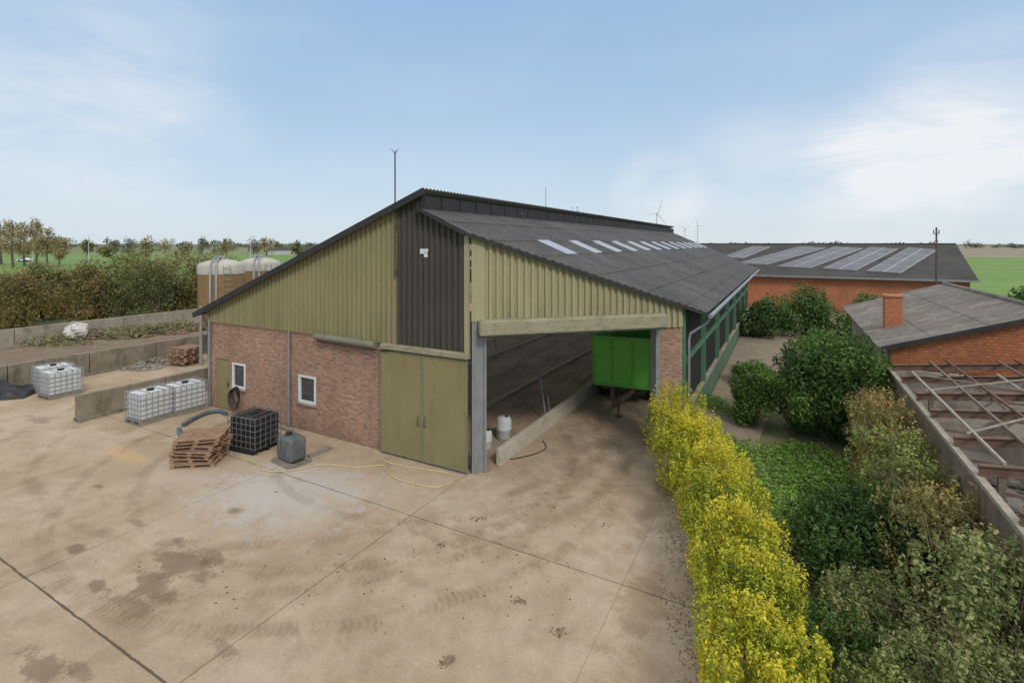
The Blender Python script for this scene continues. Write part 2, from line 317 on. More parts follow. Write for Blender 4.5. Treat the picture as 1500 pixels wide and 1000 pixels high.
M['l_fargold']=leaf_mat('hazed_golden_leaves',[(.0,(.24,.2,.11)),(.5,(.38,.31,.15)),(1.,(.5,.38,.18))],.3)  # golden leaves, paled in the colour to stand for distance haze
M['l_straw']=leaf_mat('straw_stalks',[(.0,(.14,.10,.06)),(.5,(.3,.23,.13)),(1.,(.48,.38,.22))],.1)
# ---------------------------------------------------------------- foliage
def foliage(name,blobs,n,size,mat,parent=None,inner=.45,aspect=.55,up=.25,zmin=.02,bias=0.,cf=2.2,rad=.7):
    B=np.array(blobs,dtype=float); w=B[:,3]*B[:,4]+B[:,3]*B[:,5]+B[:,4]*B[:,5]; w=w/w.sum()
    idx=rng.choice(len(B),n,p=w); d=rng.normal(size=(n,3)); d/=np.linalg.norm(d,axis=1)[:,None]
    r=1-inner*rng.random(n)**1.5
    lump=1+.16*np.sin(d@np.array([5,3,4.])+idx*1.7)*np.sin(d@np.array([-4,6,3.])+idx)
    p=B[idx,:3]+d*B[idx,3:]*(r*lump)[:,None]
    k=p[:,2]>zmin; p=p[k];d=d[k];r=r[k];idx=idx[k]; n=len(p)
    nr=d+rng.normal(size=(n,3))*rad; nr[:,2]+=up; nr/=np.linalg.norm(nr,axis=1)[:,None]
    t=np.cross(nr,rng.normal(size=(n,3))); t/=np.linalg.norm(t,axis=1)[:,None]; s=np.cross(nr,t)
    L=(size*(.55+.9*rng.random(n)))[:,None]; W=L*aspect
    v=np.stack([p-t*L/2,p+s*W/2+nr*L*.1,p+t*L/2,p-s*W/2+nr*L*.1],1).reshape(-1,3)
    ct=np.sin(p[:,0]*cf+1.3)*np.sin(p[:,1]*cf*1.1+.4)+np.sin(p[:,2]*cf*1.3+p[:,0]*cf*.5)
    tint=.46+bias+.13*ct+.15*rng.normal(size=n)+.5*(r-.85)+.06*np.sin(idx*2.4)  # deeper leaves tinted darker, shade inside the foliage put into the colour
    tint=np.clip(tint,0,1)
    me=bpy.data.meshes.new(name); me.from_pydata(v.tolist(),[],np.arange(4*n).reshape(-1,4).tolist())
    at=me.attributes.new('tint','FLOAT','POINT'); at.data.foreach_set('value',np.repeat(tint,4).astype(np.float32))
    me.materials.append(mat); me.update(); o=bpy.data.objects.new(name,me); col.objects.link(o)
    if parent: o.parent=parent
    return o
def clumps(rx,ry,h,k,f=.42,z0=.1,c=(0,0)):
    out=[]
    for i in range(k):
        t=random.uniform(0,2*math.pi); q=math.sqrt(random.random())
        zz=random.random(); e=math.sqrt(max(.1,1-(2*zz-.9)**2*.75))
        cr=f*random.uniform(.7,1.25)
        out.append((c[0]+rx*(1-cr*.8)*q*e*math.cos(t),c[1]+ry*(1-cr*.8)*q*e*math.sin(t),h*(z0+(1-z0-cr*.55)*zz),rx*cr,ry*cr,h*cr*.62))
    return out
def bush(name,label,cat,x,y,rx,ry,h,n,leaf,mat,group=None,k=16,f=.42,bias=0,inner=.45,stems=5,aspect=.55,z0=.1,cf=2.2,up=.25,twigs=0,core=False,shoots=0,sh=.2,tw=.006):
    e=empty(name,(x,y,0),0,label,cat,group)
    bl=clumps(rx,ry,h,k,f,z0)
    if core: bl+=[(0,0,h*.47,rx*.86,ry*.86,h*.47)]*2
    for i in range(shoots):
        t=random.uniform(0,6.28); q=math.sqrt(random.random())*.95; zz=h*(1-.3*q*q)
        r_=random.uniform(.05,.1); bl.append((rx*q*math.cos(t),ry*q*math.sin(t),zz*random.uniform(.8,1.02),r_,r_,sh*random.uniform(.7,1.4)))
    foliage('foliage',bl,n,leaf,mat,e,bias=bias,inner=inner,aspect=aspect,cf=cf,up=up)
    m=MB()
    for i in range(stems):
        t=random.uniform(0,6.28); q=random.uniform(.2,.75)
        m.tube([(.08*math.cos(t),.08*math.sin(t),0),(rx*q*.4*math.cos(t),ry*q*.4*math.sin(t),h*.4),(rx*q*math.cos(t),ry*q*math.sin(t),h*.8)],[.035*h/2+.01,.02*h/2+.006,.006],5)
    for i in range(twigs):   # arching canes
        t=random.uniform(0,6.28); q=random.uniform(.2,.9); x1,y1=rx*q*math.cos(t),ry*q*math.sin(t); t2=random.uniform(0,6.28); L=random.uniform(.2,.5)
        zt=h*random.uniform(.8,1.03)
        m.tube([(x1*.6,y1*.6,h*.35),(x1,y1,zt),(x1+L*.5*math.cos(t2),y1+L*.5*math.sin(t2),zt+.06),(x1+L*math.cos(t2),y1+L*math.sin(t2),zt-.08)],[tw,tw*.8,tw*.65,tw*.45],4)
    m.build('stem',M['twig' if twigs else 'bark'],e); return e
def tree(name,label,x,y,h,w,n,leaf,mat,group=None,k=14,trunk=.3,bias=0.,inner=.7,f=.38):
    e=empty(name,(x,y,0),random.uniform(0,6),label,'tree',group)
    m=MB(); tr=h*.018+.05
    m.tube([(0,0,0),(.02*h,0,h*.3),(0,.02*h,h*.6),(.01*h,0,h*.9)],[tr,tr*.75,tr*.45,tr*.1],7)
    for i in range(7):
        t=i*2.4; z=h*(trunk+.08*i*.9); L=w*random.uniform(.55,.9)
        m.tube([(0,0,z),(L*.5*math.cos(t),L*.5*math.sin(t),z+h*.1),(L*math.cos(t),L*math.sin(t),z+h*.2)],[tr*.4,tr*.22,tr*.06],5)
    m.build('trunk',M['bark'],e)
    bl=[(b[0],b[1],b[2]+h*trunk*.75,b[3],b[4],b[5]) for b in clumps(w,w,h*(1-trunk*.75),k,f,.08)]
    foliage('crown',bl,n,leaf,mat,e,inner=inner,bias=bias,cf=6./w)
    return e
# ---------------------------------------------------------------- setting
def sheet(name,poly,z,mat):
    m=MB(); m.add([(x,y,0) for x,y in poly],[list(range(len(poly)))])
    o=m.build(name,mat); o.location=(0,0,z); return tag(o,kind='structure')
sheet('ground',[(-7000,-300),(7000,-300),(7000,7000),(-7000,7000)],-.06,M['grass'])
pts=[L2W(-35,42),L2W(4.96,42),Vector((5.41,16.02,0)),Vector((4.5,14.6,0)),Vector((4.05,11,0)),Vector((3.35,7.5,0)),Vector((2.7,2,0)),Vector((-20,2,0)),L2W(-35,-12)]
m=MB(); m.add([(*W2L(p.x,p.y),0) for p in pts],[list(range(len(pts)))])
yd=m.build('yard',M['yard']); yd.location=L2W(0,0,0); yd.rotation_euler=(0,0,-TH); tag(yd,kind='structure')
sheet('garden_ground',[(2.7,2),(30,2),(60,60),(30,60),tuple(L2W(4.96,42).xy),(5.41,16.02),(4.5,14.6),(4.05,11),(3.35,7.5)],-.03,M['garden'])
sheet('path',[tuple(L2W(a,b).xy) for a,b in [(5.0,3.5),(6.8,3.),(7.3,10),(7.6,20),(8.6,28),(9.4,44),(5.0,44)]],-.012,M['path'])
sheet('soil',[tuple(L2W(a,b).xy) for a,b in [(-34.8,-12),(-22.8,-12),(-22.8,41),(-34.8,41)]],.004,M['soil'])
sheet('green_field',[(-420,95),(-20,80),(60,110),(-20,330),(-420,300)],-.045,M['field'])
sheet('ploughed_field',[(150,240),(1600,240),(2400,1400),(150,1400)],-.045,M['plough'])
sheet('crop_field',[(55,62),(420,62),(700,236),(60,236)],-.04,M['field'])
sheet('road',[(-600,178),(-40,196),(-40,203),(-600,185)],-.03,M['asphalt'])
# ---------------------------------------------------------------- barn
ZL=lambda a:8.065+.379*(a+1.523)
ZR=lambda a:7.37-.4445*(a+1.272)
SX,SY=.7306,.6825
barn=empty('livestock_barn',L2W(0,0),-TH,'long livestock barn with brick base, olive corrugated gable and open right hand entrance','barn')
def wall_cells(m,x0,x1,z0,z1,y0,y1,holes):
    xs=sorted({x0,x1,*[h[0] for h in holes],*[h[1] for h in holes]}); zs=sorted({z0,z1,*[h[2] for h in holes],*[h[3] for h in holes]})
    for i in range(len(xs)-1):
        for j in range(len(zs)-1):
            cx=(xs[i]+xs[i+1])/2; cz=(zs[j]+zs[j+1])/2
            if any(h[0]<cx<h[1] and h[2]<cz<h[3] for h in holes): continue
            m.box(xs[i],xs[i+1],y0,y1,zs[j],zs[j+1])
WIN=[(-10.98,-10.18,.97,1.92),(-7.19,-6.33,.97,1.92)]
SD=(-12.12,-11.19,0,1.97)
m=MB(); wall_cells(m,-12.44,-3.15,0,3.45,0,.25,WIN+[SD]); m.build('brick_wall',M['brick'],barn)
def profile(u,p=.21,d=.065):
    f=(u/p)%1
    return 0 if f<.34 else (d*(f-.34)/.1 if f<.44 else (d if f<.86 else d*(1-(f-.86)/.14)))
def cladding(name,u0,u1,zb,ztop,mat,origin=(0,0),dirv=(1,0),off=.02,label=None):
    nrm=(dirv[1],-dirv[0]); us=[]; k=math.floor(u0/.21)
    while k*.21<u1:
        for f in (0,.34,.44,.86):
            u=(k+f)*.21
            if u0<u<u1: us.append(u)
        k+=1
    us=[u0]+us+[u1]; m=MB(); vs=[]
    for u in us:
        o=off+profile(u); x=origin[0]+dirv[0]*u+nrm[0]*o; y=origin[1]+dirv[1]*u+nrm[1]*o
        vs+= [(x,y,zb),(x,y,ztop(u))]
    m.add(vs,[[2*i,2*i+2,2*i+3,2*i+1] for i in range(len(us)-1)])
    o=m.build(name,mat,barn)
    if label: o['label']=label
    return o
cladding('gable_cladding',-12.5,-2.63,3.40,lambda a:ZL(a)-.03,M['clad_olive'],label='olive corrugated cladding on the long gable slope')
cladding('gable_cladding',-2.63,-.16,3.40,lambda a:(ZL(a)-.03 if a<-1.523 else ZR(a)+.0),M['clad_dark'],off=.03,label='charcoal corrugated cladding below the ridge')
cladding('gable_cladding',.30,6.79,3.88,lambda s:ZR(s*SX)-.03,M['clad_cream'],dirv=(SX,SY),label='cream corrugated cladding above the open entrance')
m=MB(); m.box(-.17,-.02,-.11,-.02,3.42,6.84); m.build('corner_strip',M['clad_cream'],barn)
nx,ny=SY,-SX
def sk(s,o,z): return (SX*s+nx*o,SY*s+ny*o,z)
def skbox(m,s0,s1,o0,o1,z0,z1):
    m.add([sk(s0,o0,z0),sk(s1,o0,z0),sk(s1,o1,z0),sk(s0,o1,z0),sk(s0,o0,z1),sk(s1,o0,z1),sk(s1,o1,z1),sk(s0,o1,z1)],
          [[0,1,2,3],[7,6,5,4],[4,5,1,0],[5,6,2,1],[6,7,3,2],[7,4,0,3]])
m=MB(); skbox(m,.0,.32,.02,.09,4.3,6.68); m.build('corner_strip',M['clad_cream'],barn)
m=MB(); skbox(m,5.97,6.78,-.25,.0,0,3.95); m.build('brick_pier',M['brick'],barn)
m=MB(); skbox(m,5.82,5.96,-.28,.05,0,3.95); m.build('steel_post',M['galv'],barn)
m=MB(); skbox(m,.10,.16,-.1,.08,0,4.3); skbox(m,.37,.43,-.1,.08,0,4.3); skbox(m,.16,.37,-.02,.02,0,4.3); m.build('steel_post',M['galv'],barn)
m=MB(); skbox(m,.02,.1,-.15,.05,0,4.3); m.build('door_jamb',M['galv'],barn)
m=MB(); skbox(m,.18,5.98,.06,.44,3.93,4.36); o=m.build('shutter_box',M['hood'],barn,.05)
m=MB(); skbox(m,.2,5.95,.08,.42,3.90,3.93); m.build('shutter_slot',M['trim'],barn)
for (x0,x1) in ((-3.26,-1.63),(-1.615,-.04)):
    m=MB(); m.box(x0,x1,-.15,-.10,.06,3.2); d=m.build('sliding_door',M['door'],barn)
    m=MB(); t=.04
    for b in ((x0,x0+t,.06,3.2),(x1-t,x1,.06,3.2),(x0+t,x1-t,.06,.1),(x0+t,x1-t,3.16,3.2)): m.box(b[0],b[1],-.162,-.15,b[2],b[3])
    m.build('door_frame',M['hood_grey'],d)
    xh=x1-.12 if x0<-2 else x0+.12
    m=MB(); m.tube([(xh,-.15,1.1),(xh,-.21,1.12),(xh,-.21,1.38),(xh,-.15,1.4)],.015,6); m.build('handle',M['steel_d'],d)
m=MB(); m.box(-3.2,.02,-.24,-.04,3.25,3.42); m.build('door_rail',M['hood'],barn,.03)
m=MB(); m.tube([(-6.2,-.13,3.36),(-5.,-.13,3.35),(-3.5,-.13,3.32)],.115,10); m.build('door_rail',M['hood_grey'],barn)
m=MB(); m.tube([(-6.1,-.15,3.2),(-4.2,-.17,3.16),(-2.9,-.19,3.2)],.02,6); m.build('rail_track',M['trim'],barn)
for (x0,x1,z0,z1) in WIN:
    m=MB(); t=.07
    m.box(x0,x0+t,-.03,.12,z0,z1); m.box(x1-t,x1,-.03,.12,z0,z1); m.box(x0+t,x1-t,-.03,.12,z1-t,z1); m.box(x0+t,x1-t,-.03,.12,z0,z0+t)
    w=m.build('window',M['white'],barn)
    m=MB(); m.box(x0+t,x1-t,.04,.06,z0+t,z1-t); m.build('pane',M['glass'],w)
    m=MB(); m.box(x0-.08,x1+.08,-.07,-.005,z0-.07,z0-.005); m.build('sill',M['concrete'],w)
m=MB(); m.box(SD[0]+.03,SD[1]-.03,.03,.09,.03,1.94); d=m.build('side_door',M['door'],barn)
m=MB(); m.box(SD[1]-.16,SD[1]-.06,-.0,.03,.95,1.1); m.build('handle',M['steel_d'],d)
m=MB(); m.tube([(-7.66,-.06,3.4),(-7.66,-.06,.05)],.05,10); m.build('downpipe',M['galv'],barn)
m=MB(); m.tube([(-12.4,-.06,3.5),(-12.4,-.06,.05)],.05,8); m.build('downpipe',M['galv'],barn)
m=MB(); m.box(-1.74,-1.56,-.105,-.098,6.2,6.35); m.box(-1.55,-1.44,-.105,-.098,6.26,6.35); m.box(-1.6,-1.46,-.105,-.098,6.1,6.19); m.box(-1.545,-1.47,-.105,-.098,6.195,6.25)
m.build('sign_plate',M['white'],barn)
m=MB(); m.box(4.78,4.96,4.75,37,0,.95); m.build('base_wall',M['green_wall'],barn)
m=MB(); m.box(4.72,5.02,4.75,37,.95,1.02); m.build('wall_cap',M['concrete'],barn)
nb=7; bl=(37-4.8)/nb
for i in range(nb):
    y0=4.8+i*bl; m=MB(); y=y0+.14
    while y<y0+bl-.16: m.box(4.84,4.865,y,y+.11,1.02,4.35); y+=.28
    m.build('side_boarding',M['board'],barn)
    m=MB(); m.box(4.82,5.02,y0-.08,y0+.08,1.02,4.45); m.build('side_post',M['green_post'],barn)
m=MB(); m.box(4.87,4.99,4.9,37,2.6,2.72); m.build('side_rail',M['green_post'],barn)
m=MB(); m.box(4.8,4.95,4.8,37,4.38,4.5); m.build('eave_beam',M['steel_d'],barn)
m=MB(); m.box(-12.44,4.75,36.8,37,0,1.0); m.build('back_wall',M['brick'],barn)  # unseen end wall kept low, left open above to let light in
for a in (-12.3,-8.,-4.,.0,4.6):
    m=MB(); m.box(a-.1,a+.1,36.7,36.78,0,(ZR(a) if a>-1.5 else ZL(a))-.1); m.build('back_post',M['steel_d'],barn)
m=MB(); m.box(-12.44,-12.2,.25,36.8,0,.9); m.build('flank_wall',M['brick'],barn)  # unseen flank opened above this low wall to light the interior
for i in range(9):
    m=MB(); m.box(-12.4,-12.25,.3+i*4.5,.5+i*4.5,.9,3.78); m.build('flank_post',M['steel_d'],barn)
def corr(name,rows,b0,b1,zf,amax,mat,parent,amp=.026,per=.177,step=.0295,lift=.03,off=0.,hole=None):
    bs=np.arange(b0,b1,step); m=MB()
    for i in range(len(rows)-1):
        vs=[];fs=[]
        for b in bs:
            am=amax(b); a0=min(rows[i],am); a1=min(rows[i+1]+.08,am); w=amp*math.sin(2*math.pi*b/per)+off
            vs+=[(a0,b,zf(a0)+w),(a1,b,zf(a1)+w+(lift if zf(a1)<zf(a0) else 0))]
        for j in range(len(bs)-1):
            if abs(vs[2*j][0]-vs[2*j+1][0])<1e-6 and abs(vs[2*j+2][0]-vs[2*j+3][0])<1e-6: continue
            if hole and hole(i,bs[j]): continue
            fs.append([2*j,2*j+1,2*j+3,2*j+2])
        m.add(vs,fs,True)
    return m.build(name,mat,parent)
SKY=[3.35+i*2.68 for i in range(13) if 3.35+i*2.68+1.05<36.8]
amR=lambda b:max(-1.0,min(5.66,(b+.3)/.934 if b>-.3 else -.0))
rr=corr('roof',[-1.66,-.75,.5,1.5,2.8,4.0,5.0,5.66],-.3,37.3,ZR,amR,M['roof'],barn,hole=lambda i,b:i==2 and any(s+.06<b<s+.84 for s in SKY)); rr['label']='dark corrugated roof slope with a row of skylights'
rl=corr('roof',[-13.1,-10.5,-3.4,-1.54],-.3,37.3,ZL,lambda b:9,M['roof'],barn,lift=0,off=.03,hole=lambda i,b:i==1 and any(s+.06<b<s+1.3 for s in SKY))
for b in SKY: corr('skylight',[.5,1.48],b,b+.9,ZR,lambda q:9,M['skylight'],rr,off=.035)
for b in SKY: corr('skylight',[-10.55,-3.45],b,b+1.36,ZL,lambda q:9,M['skylight'],rl,off=.06,lift=0)  # added skylights on the unseen slope, to brighten the barn interior
m=MB(); y=-.2
while y<36.9: m.box(-1.66,-1.60,y,y+.94,7.53,7.93); y+=1.0
m.build('ridge_vent',M['trim'],barn)
m=MB(); m.box(-1.8,-1.7,-.2,37,7.4,7.95); m.build('ridge_beam',M['board'],barn)
m=MB(); m.obox((-13.1,-.3,ZL(-13.1)-.05),(-1.46,-.3,ZL(-1.46)-.05),.05,.2); m.build('verge_trim',M['trim'],barn)
m=MB(); m.obox((-1.66,-.3,ZR(-1.66)-.03),(0.,-.3,ZR(0)-.03),.05,.1); m.obox((0.,-.3,ZR(0)-.03),(5.66,.934*5.66-.3,ZR(5.66)-.03),.05,.1); m.build('verge_trim',M['trim'],barn)
m=MB(); m.tube([(5.74,5.0,4.2),(5.74,37.2,4.2)],.075,8); m.build('gutter',M['galv'],barn)
m=MB(); m.tube([(5.72,5.3,4.15),(5.6,5.35,3.95),(5.12,5.1,3.6),(5.08,5.05,3.4),(5.08,5.05,.1)],.05,8); m.build('downpipe',M['galv'],barn)
m=MB(); m.tube([(-13.15,-.2,3.66),(-13.15,37,3.66)],.08,8); m.build('gutter',M['galv'],barn)
for b in (6.2,11.7,17.0,22.6,27.8,33.2):
    m=MB()
    for a in (4.62,-12.05):
        zt=(ZR(a) if a>-1.5 else ZL(a))-.25; m.box(a-.08,a+.08,b-.08,b+.08,0,zt)
    m.obox((-12.3,b,ZL(-12.3)-.28),(-1.6,b,ZL(-1.6)-.28),.12,.22); m.obox((-1.6,b,ZR(-1.6)-.28),(4.8,b,ZR(4.8)-.28),.12,.22)
    m.build('portal_frame',M['steel_d'],barn)
for a in (-11.5,-9.,-6.4,-4.,-2.8,-.7,.3,1.75,2.9,4.1):
    z=(ZR(a) if a>-1.5 else ZL(a))-.1; b0=max(.1,.934*a+.15); m=MB(); m.box(a-.04,a+.04,b0,36.7,z-.06,z+.06); m.build('purlin',M['wood_g'],barn)
m=MB(); m.box(-12.15,.38,.3,36.7,.006,.012); m.build('pen_floor',M['inner'],barn)
for a in (-7.,-2.6):
    m=MB(); m.box(a-.06,a+.06,5,36,.014,.12); m.build('pen_kerb',M['concrete_k'],barn)
m=MB(); m.box(.38,.54,.75,30.,.0,.52); m.build('feed_kerb',M['concrete_k'],barn,.02)
m=MB(); a=-8.
for b in np.arange(9,36,3.): m.tube([(a,b,0),(a,b,1.2)],.035,6)
for z in (.6,1.15): m.tube([(a,9,z),(a,36,z)],.022,6)
m.build('pen_rail',M['galv'],barn)
m=MB(); m.tube([(.1,4.9,0),(-.1,5.05,.7),(-.35,5.3,1.5)],.035,6); m.tube([(.3,4.9,.0),(.05,5.1,.9)],.025,6); m.build('gate_lever',M['galv'],barn)
m=MB(); m.tube([(-2.66,-.16,5.5),(-2.66,-.16,9.3)],.022,6)
for t in (0,2.1,4.2): m.tube([(-2.66,-.16,9.25),(-2.66+.12*math.cos(t),-.16+.12*math.sin(t),9.38)],.01,5)
m.box(-2.7,-2.62,-.16,-.02,5.6,5.66); m.box(-2.7,-2.62,-.16,-.02,7.0,7.06); m.build('antenna_mast',M['steel_d'],barn)
m=MB(); m.tube([(-1.9,9.2,7.9),(-1.9,9.2,9.1)],.012,5); m.build('antenna_rod',M['steel_d'],barn)
st=[]
for (a,b,r1,r2) in ((-1.2,6,1.,3.),(-4.5,10,1.6,4.),(-1.8,16,1.2,5.),(-5.5,20,2.,5.),(-.4,10,.6,3.),(1.2,5.5,.4,2.5),(4.2,8.,.3,2.5)):
    p=L2W(a,b); st.append((p.x,p.y,.0,r2*.6,r2,.035))
o=foliage('loose_straw',st,6500,.18,M['l_straw'],aspect=.12,zmin=.013,up=4.,rad=.3,inner=1.,bias=.08); tag(o,'loose straw scattered over the floor inside the barn','straw',kind='stuff')
# ---------------------------------------------------------------- liquid tanks
def make_ibc(tm,cm,pm):
    e=empty('liquid_tank',(0,0,0))
    m=MB()
    for y in (-.45,0,.45): m.box(-.6,.6,y-.05,y+.05,.0,.1)
    m.box(-.6,.6,-.5,.5,.10,.14); m.build('pallet',pm,e)
    m=MB(); m.box(-.56,.56,-.46,.46,.16,1.08); t=m.build('tank',tm,e,.07)
    m=MB(); m.lathe([(.0,.06),(.11,.06),(.12,.045),(.12,0)],14,(0,0,1.08)); m.build('lid',M['black'],t)
    m=MB(); m.tube([(.56,0,.22),(.64,0,.22)],.05,10); m.box(.6,.66,-.02,.02,.25,.34); m.build('valve',M['black'],t)
    m=MB()
    for z in (.18,.36,.54,.72,.9,1.1):
        c=[(-.59,-.49,z),(.59,-.49,z),(.59,.49,z),(-.59,.49,z)]
        for i in range(4): m.tube([c[i],c[(i+1)%4]],.013,5)
    for x in np.linspace(-.59,.59,7):
        for y in (-.49,.49): m.tube([(x,y,.14),(x,y,1.1)],.013,5)
    for y in np.linspace(-.49,.49,6)[1:-1]:
        for x in (-.59,.59): m.tube([(x,y,.14),(x,y,1.1)],.013,5)
    for x in (-.25,.25): m.tube([(x,-.49,1.1),(x,.49,1.1)],.014,5)
    m.build('cage',cm,e); return e
ib=make_ibc(M['tank_w'],M['cage'],M['wood_g'])
ibs=[((-12.9,-1.95),R(92),'caged white liquid tank, front one of the pair beside the brick corner'),
     ((-12.8,-.78),R(88),'caged white liquid tank, rear one of the pair beside the brick corner'),
     ((-19.55,-2.2),R(92),'caged white liquid tank, right one of the far left pair'),
     ((-20.85,-2.0),R(86),'caged white liquid tank, left one of the far left pair')]
for i,((a,b),rz,lb) in enumerate(ibs):
    o=ib if i==0 else copy_tree(ib); o.location=L2W(a,b); o.rotation_euler=(0,0,rz-TH); tag(o,lb,'tank','white caged liquid tanks')
ibk=make_ibc(M['tank_b'],M['cage_d'],M['black']); ibk.location=L2W(-7.1,-1.75); ibk.rotation_euler=(0,0,R(6)-TH); tag(ibk,'caged black liquid tank standing in front of the brick wall','tank')
e=empty('plastic_tank',gp(427,676),R(-35),'small grey plastic tank with ribbed sides standing on a board','tank')
m=MB(); m.box(-.38,.38,-.27,.27,.1,.78); t=m.build('body',M['tank_g'],e,.09)
m=MB()
for x in (-.2,0,.2): m.box(x-.04,x+.04,-.29,.29,.16,.74)
m.build('rib',M['tank_g'],e,.02)
m=MB(); m.lathe([(0,.07),(.09,.07),(.1,.0)],12,(-.15,0,.78)); m.build('cap',M['black'],e)
m=MB(); m.box(-.5,.5,-.36,.36,.0,.05); m.box(-.5,.5,-.3,-.2,.05,.1); m.box(-.5,.5,.2,.3,.05,.1); m.build('base_board',M['wood_g'],e)
# ---------------------------------------------------------------- pallets
def make_pallet():
    e=empty('wooden_pallet',(0,0,0)); m=MB()
    for i in range(7): y=-.5+i*.1525; m.box(-.6,.6,y,y+.1,.09,.115)
    m.build('deck',M['wood'],e)
    for y in (-.45,0,.45):
        m=MB()
        for x in (-.55,0,.55): m.box(x-.06,x+.06,y-.045,y+.045,.02,.089)
        m.box(-.6,.6,y-.04,y+.04,.0,.019); m.build('bearer',M['wood'],e)
    return e
pal=make_pallet(); first=True
for (cx,cy,rz,n,jit,where) in ((*gp(297,674).xy,R(4),7,.17,'the stack beside the black tank'),(*gp(272,533).xy,R(-20),8,.05,'the stack behind the concrete walls')):
    for i in range(n):
        o=pal if first else copy_tree(pal); first=False
        o.location=(cx+random.uniform(-.09,.09),cy+random.uniform(-.08,.08),i*.117); o.rotation_euler=(0,0,rz+random.uniform(-jit,jit))
        pos='topmost' if i==n-1 else ('bottom' if i==0 else ORD[i]+' from the ground')
        tag(o,'wooden pallet, '+pos+' in '+where,'pallet','stacked wooden pallets')
# ---------------------------------------------------------------- hoses
def smooth(pts,k=8):
    P=[Vector(p) for p in pts]; out=[]
    for i in range(len(P)-1):
        p0,p1,p2,p3=P[max(i-1,0)],P[i],P[i+1],P[min(i+2,len(P)-1)]
        for j in range(k):
            t=j/k; out.append(.5*((2*p1)+(-p0+p2)*t+(2*p0-5*p1+4*p2-p3)*t*t+(-p0+3*p1-3*p2+p3)*t**3))
    out.append(P[-1]); return out
def hose(name,px,r,mat,label):
    m=MB(); m.tube(smooth([gp(x,y,r) for x,y in px]),r,7); return tag(m.build(name,mat),label,'hose')
hose('garden_hose',[(352,668),(372,676),(385,688),(410,690),(440,686),(475,680),(520,684),(548,682),(562,682),(575,698),(610,709),(640,713),(662,706),(664,696),(640,690),(600,684),(566,676),(556,664),(548,662)],.02,M['hose_y'],'thin yellow hose looping across the concrete in front of the doors')
hose('garden_hose',[(372,668),(380,662),(378,655),(386,650),(392,655),(410,640),(420,648)],.018,M['hose_y'],'short yellow hose end curled between black and grey tanks')
hose('suction_hose',[(268,622),(285,612),(305,604),(322,602),(332,606)],.075,M['hose_b'],'thick blue grey suction hose behind, bent towards the side door')
hose('suction_hose',[(262,628),(268,640),(285,634),(305,630),(322,632),(332,640)],.075,M['hose_b'],'thick blue grey suction hose in front, lying by the pallet stack')
hose('rubber_cable',[(730,660),(742,672),(770,668),(790,662),(800,655),(795,645)],.015,M['black'],'thin black cable lying on the ground inside the entrance')
m=MB()
for k in range(5):
    m.tube([(-10.6+(.2+.03*k)*math.cos(t),-.1-.03*k,.75+(.3+.02*k)*math.sin(t)-.04*k) for t in np.linspace(0,6.28,22)],.016,6)
o=m.build('hose_coil',M['black']); o.location=L2W(0,0); o.rotation_euler=(0,0,-TH); tag(o,'black hose coil hanging on the brick under the left window','hose')
for (x0,y0,x1,y1,lb) in ((452,670,484,657,'short dark plank lying beside the grey plastic tank'),(392,621,428,632,'grey plank lying along the foot of the brick wall')):
    p=gp(x0,y0);q=gp(x1,y1); m=MB(); m.obox(p+Vector((0,0,.04)),q+Vector((0,0,.04)),.16,.07); tag(m.build('plank',M['wood_g']),lb,'plank')
# ---------------------------------------------------------------- drums and trailer
for (a,b,s,lb) in ((-.45,2.7,1.,'larger white plastic drum behind the low kerb inside entrance'),(-.55,1.7,.8,'smaller white plastic drum next to the entrance post')):
    e=empty('plastic_drum',L2W(a,b,.012),0,lb,'drum','white plastic drums')
    m=MB(); m.lathe([(0,0),(.22*s,0),(.25*s,.04),(.25*s,.3*s),(.265*s,.32*s),(.25*s,.34*s),(.25*s,.62*s),(.2*s,.7*s),(.0,.72*s)],20); m.build('body',M['tank_w'],e)
    m=MB(); m.lathe([(.06,0),(.06,.04),(0,.04)],10,(.08,0,.7*s)); m.build('cap',M['black'],e)
tr=empty('farm_trailer',L2W(2.05,7.9),-TH+R(6),'bright green tipping trailer parked inside the open barn entrance','trailer')
m=MB(); bo=[(-1.14,.12,.78),(1.14,.12,.78),(1.14,5.,.78),(-1.14,5.,.78)]; to=[(-1.2,0,2.68),(1.2,0,2.68),(1.2,5.1,2.68),(-1.2,5.1,2.68)]
ti=[(x*.95,y*.96+.1,z) for x,y,z in to]; bi=[(x*.95,y*.96+.1,.9) for x,y,z in bo]
m.add(bo+to+ti+bi,[[3,2,1,0]]+[[i,(i+1)%4,4+(i+1)%4,4+i] for i in range(4)]+[[4+i,4+(i+1)%4,8+(i+1)%4,8+i] for i in range(4)]+[[8+i,8+(i+1)%4,12+(i+1)%4,12+i] for i in range(4)]+[[12,13,14,15]])
m.build('body',M['trailer'],tr)
m=MB()
for i in range(4): m.obox(to[i],to[(i+1)%4],.14,.14)
for i in range(4): m.obox(bo[i],bo[(i+1)%4],.1,.12)
for x in (-1.14,-.4,.4,1.14): m.obox((x,.1,.8),(x*1.04,-.02,2.64),.1,.08,(1,0,0))
for y in (.6,1.3,2.,2.7,3.4,4.1,4.8):
    for s in (-1,1): m.obox((s*1.15,y,.8),(s*1.22,y,2.64),.08,.1,(0,1,0))
m.build('body_rib',M['trailer_d'],tr)
m=MB(); m.box(-.5,-.38,.1,4.9,.55,.72); m.box(.38,.5,.1,4.9,.55,.72); m.box(-.9,.9,2.6,2.75,.42,.55); m.box(-.9,.9,3.9,4.05,.42,.55); m.box(-.9,.9,.3,.42,.55,.72); m.build('chassis',M['steel_d'],tr)
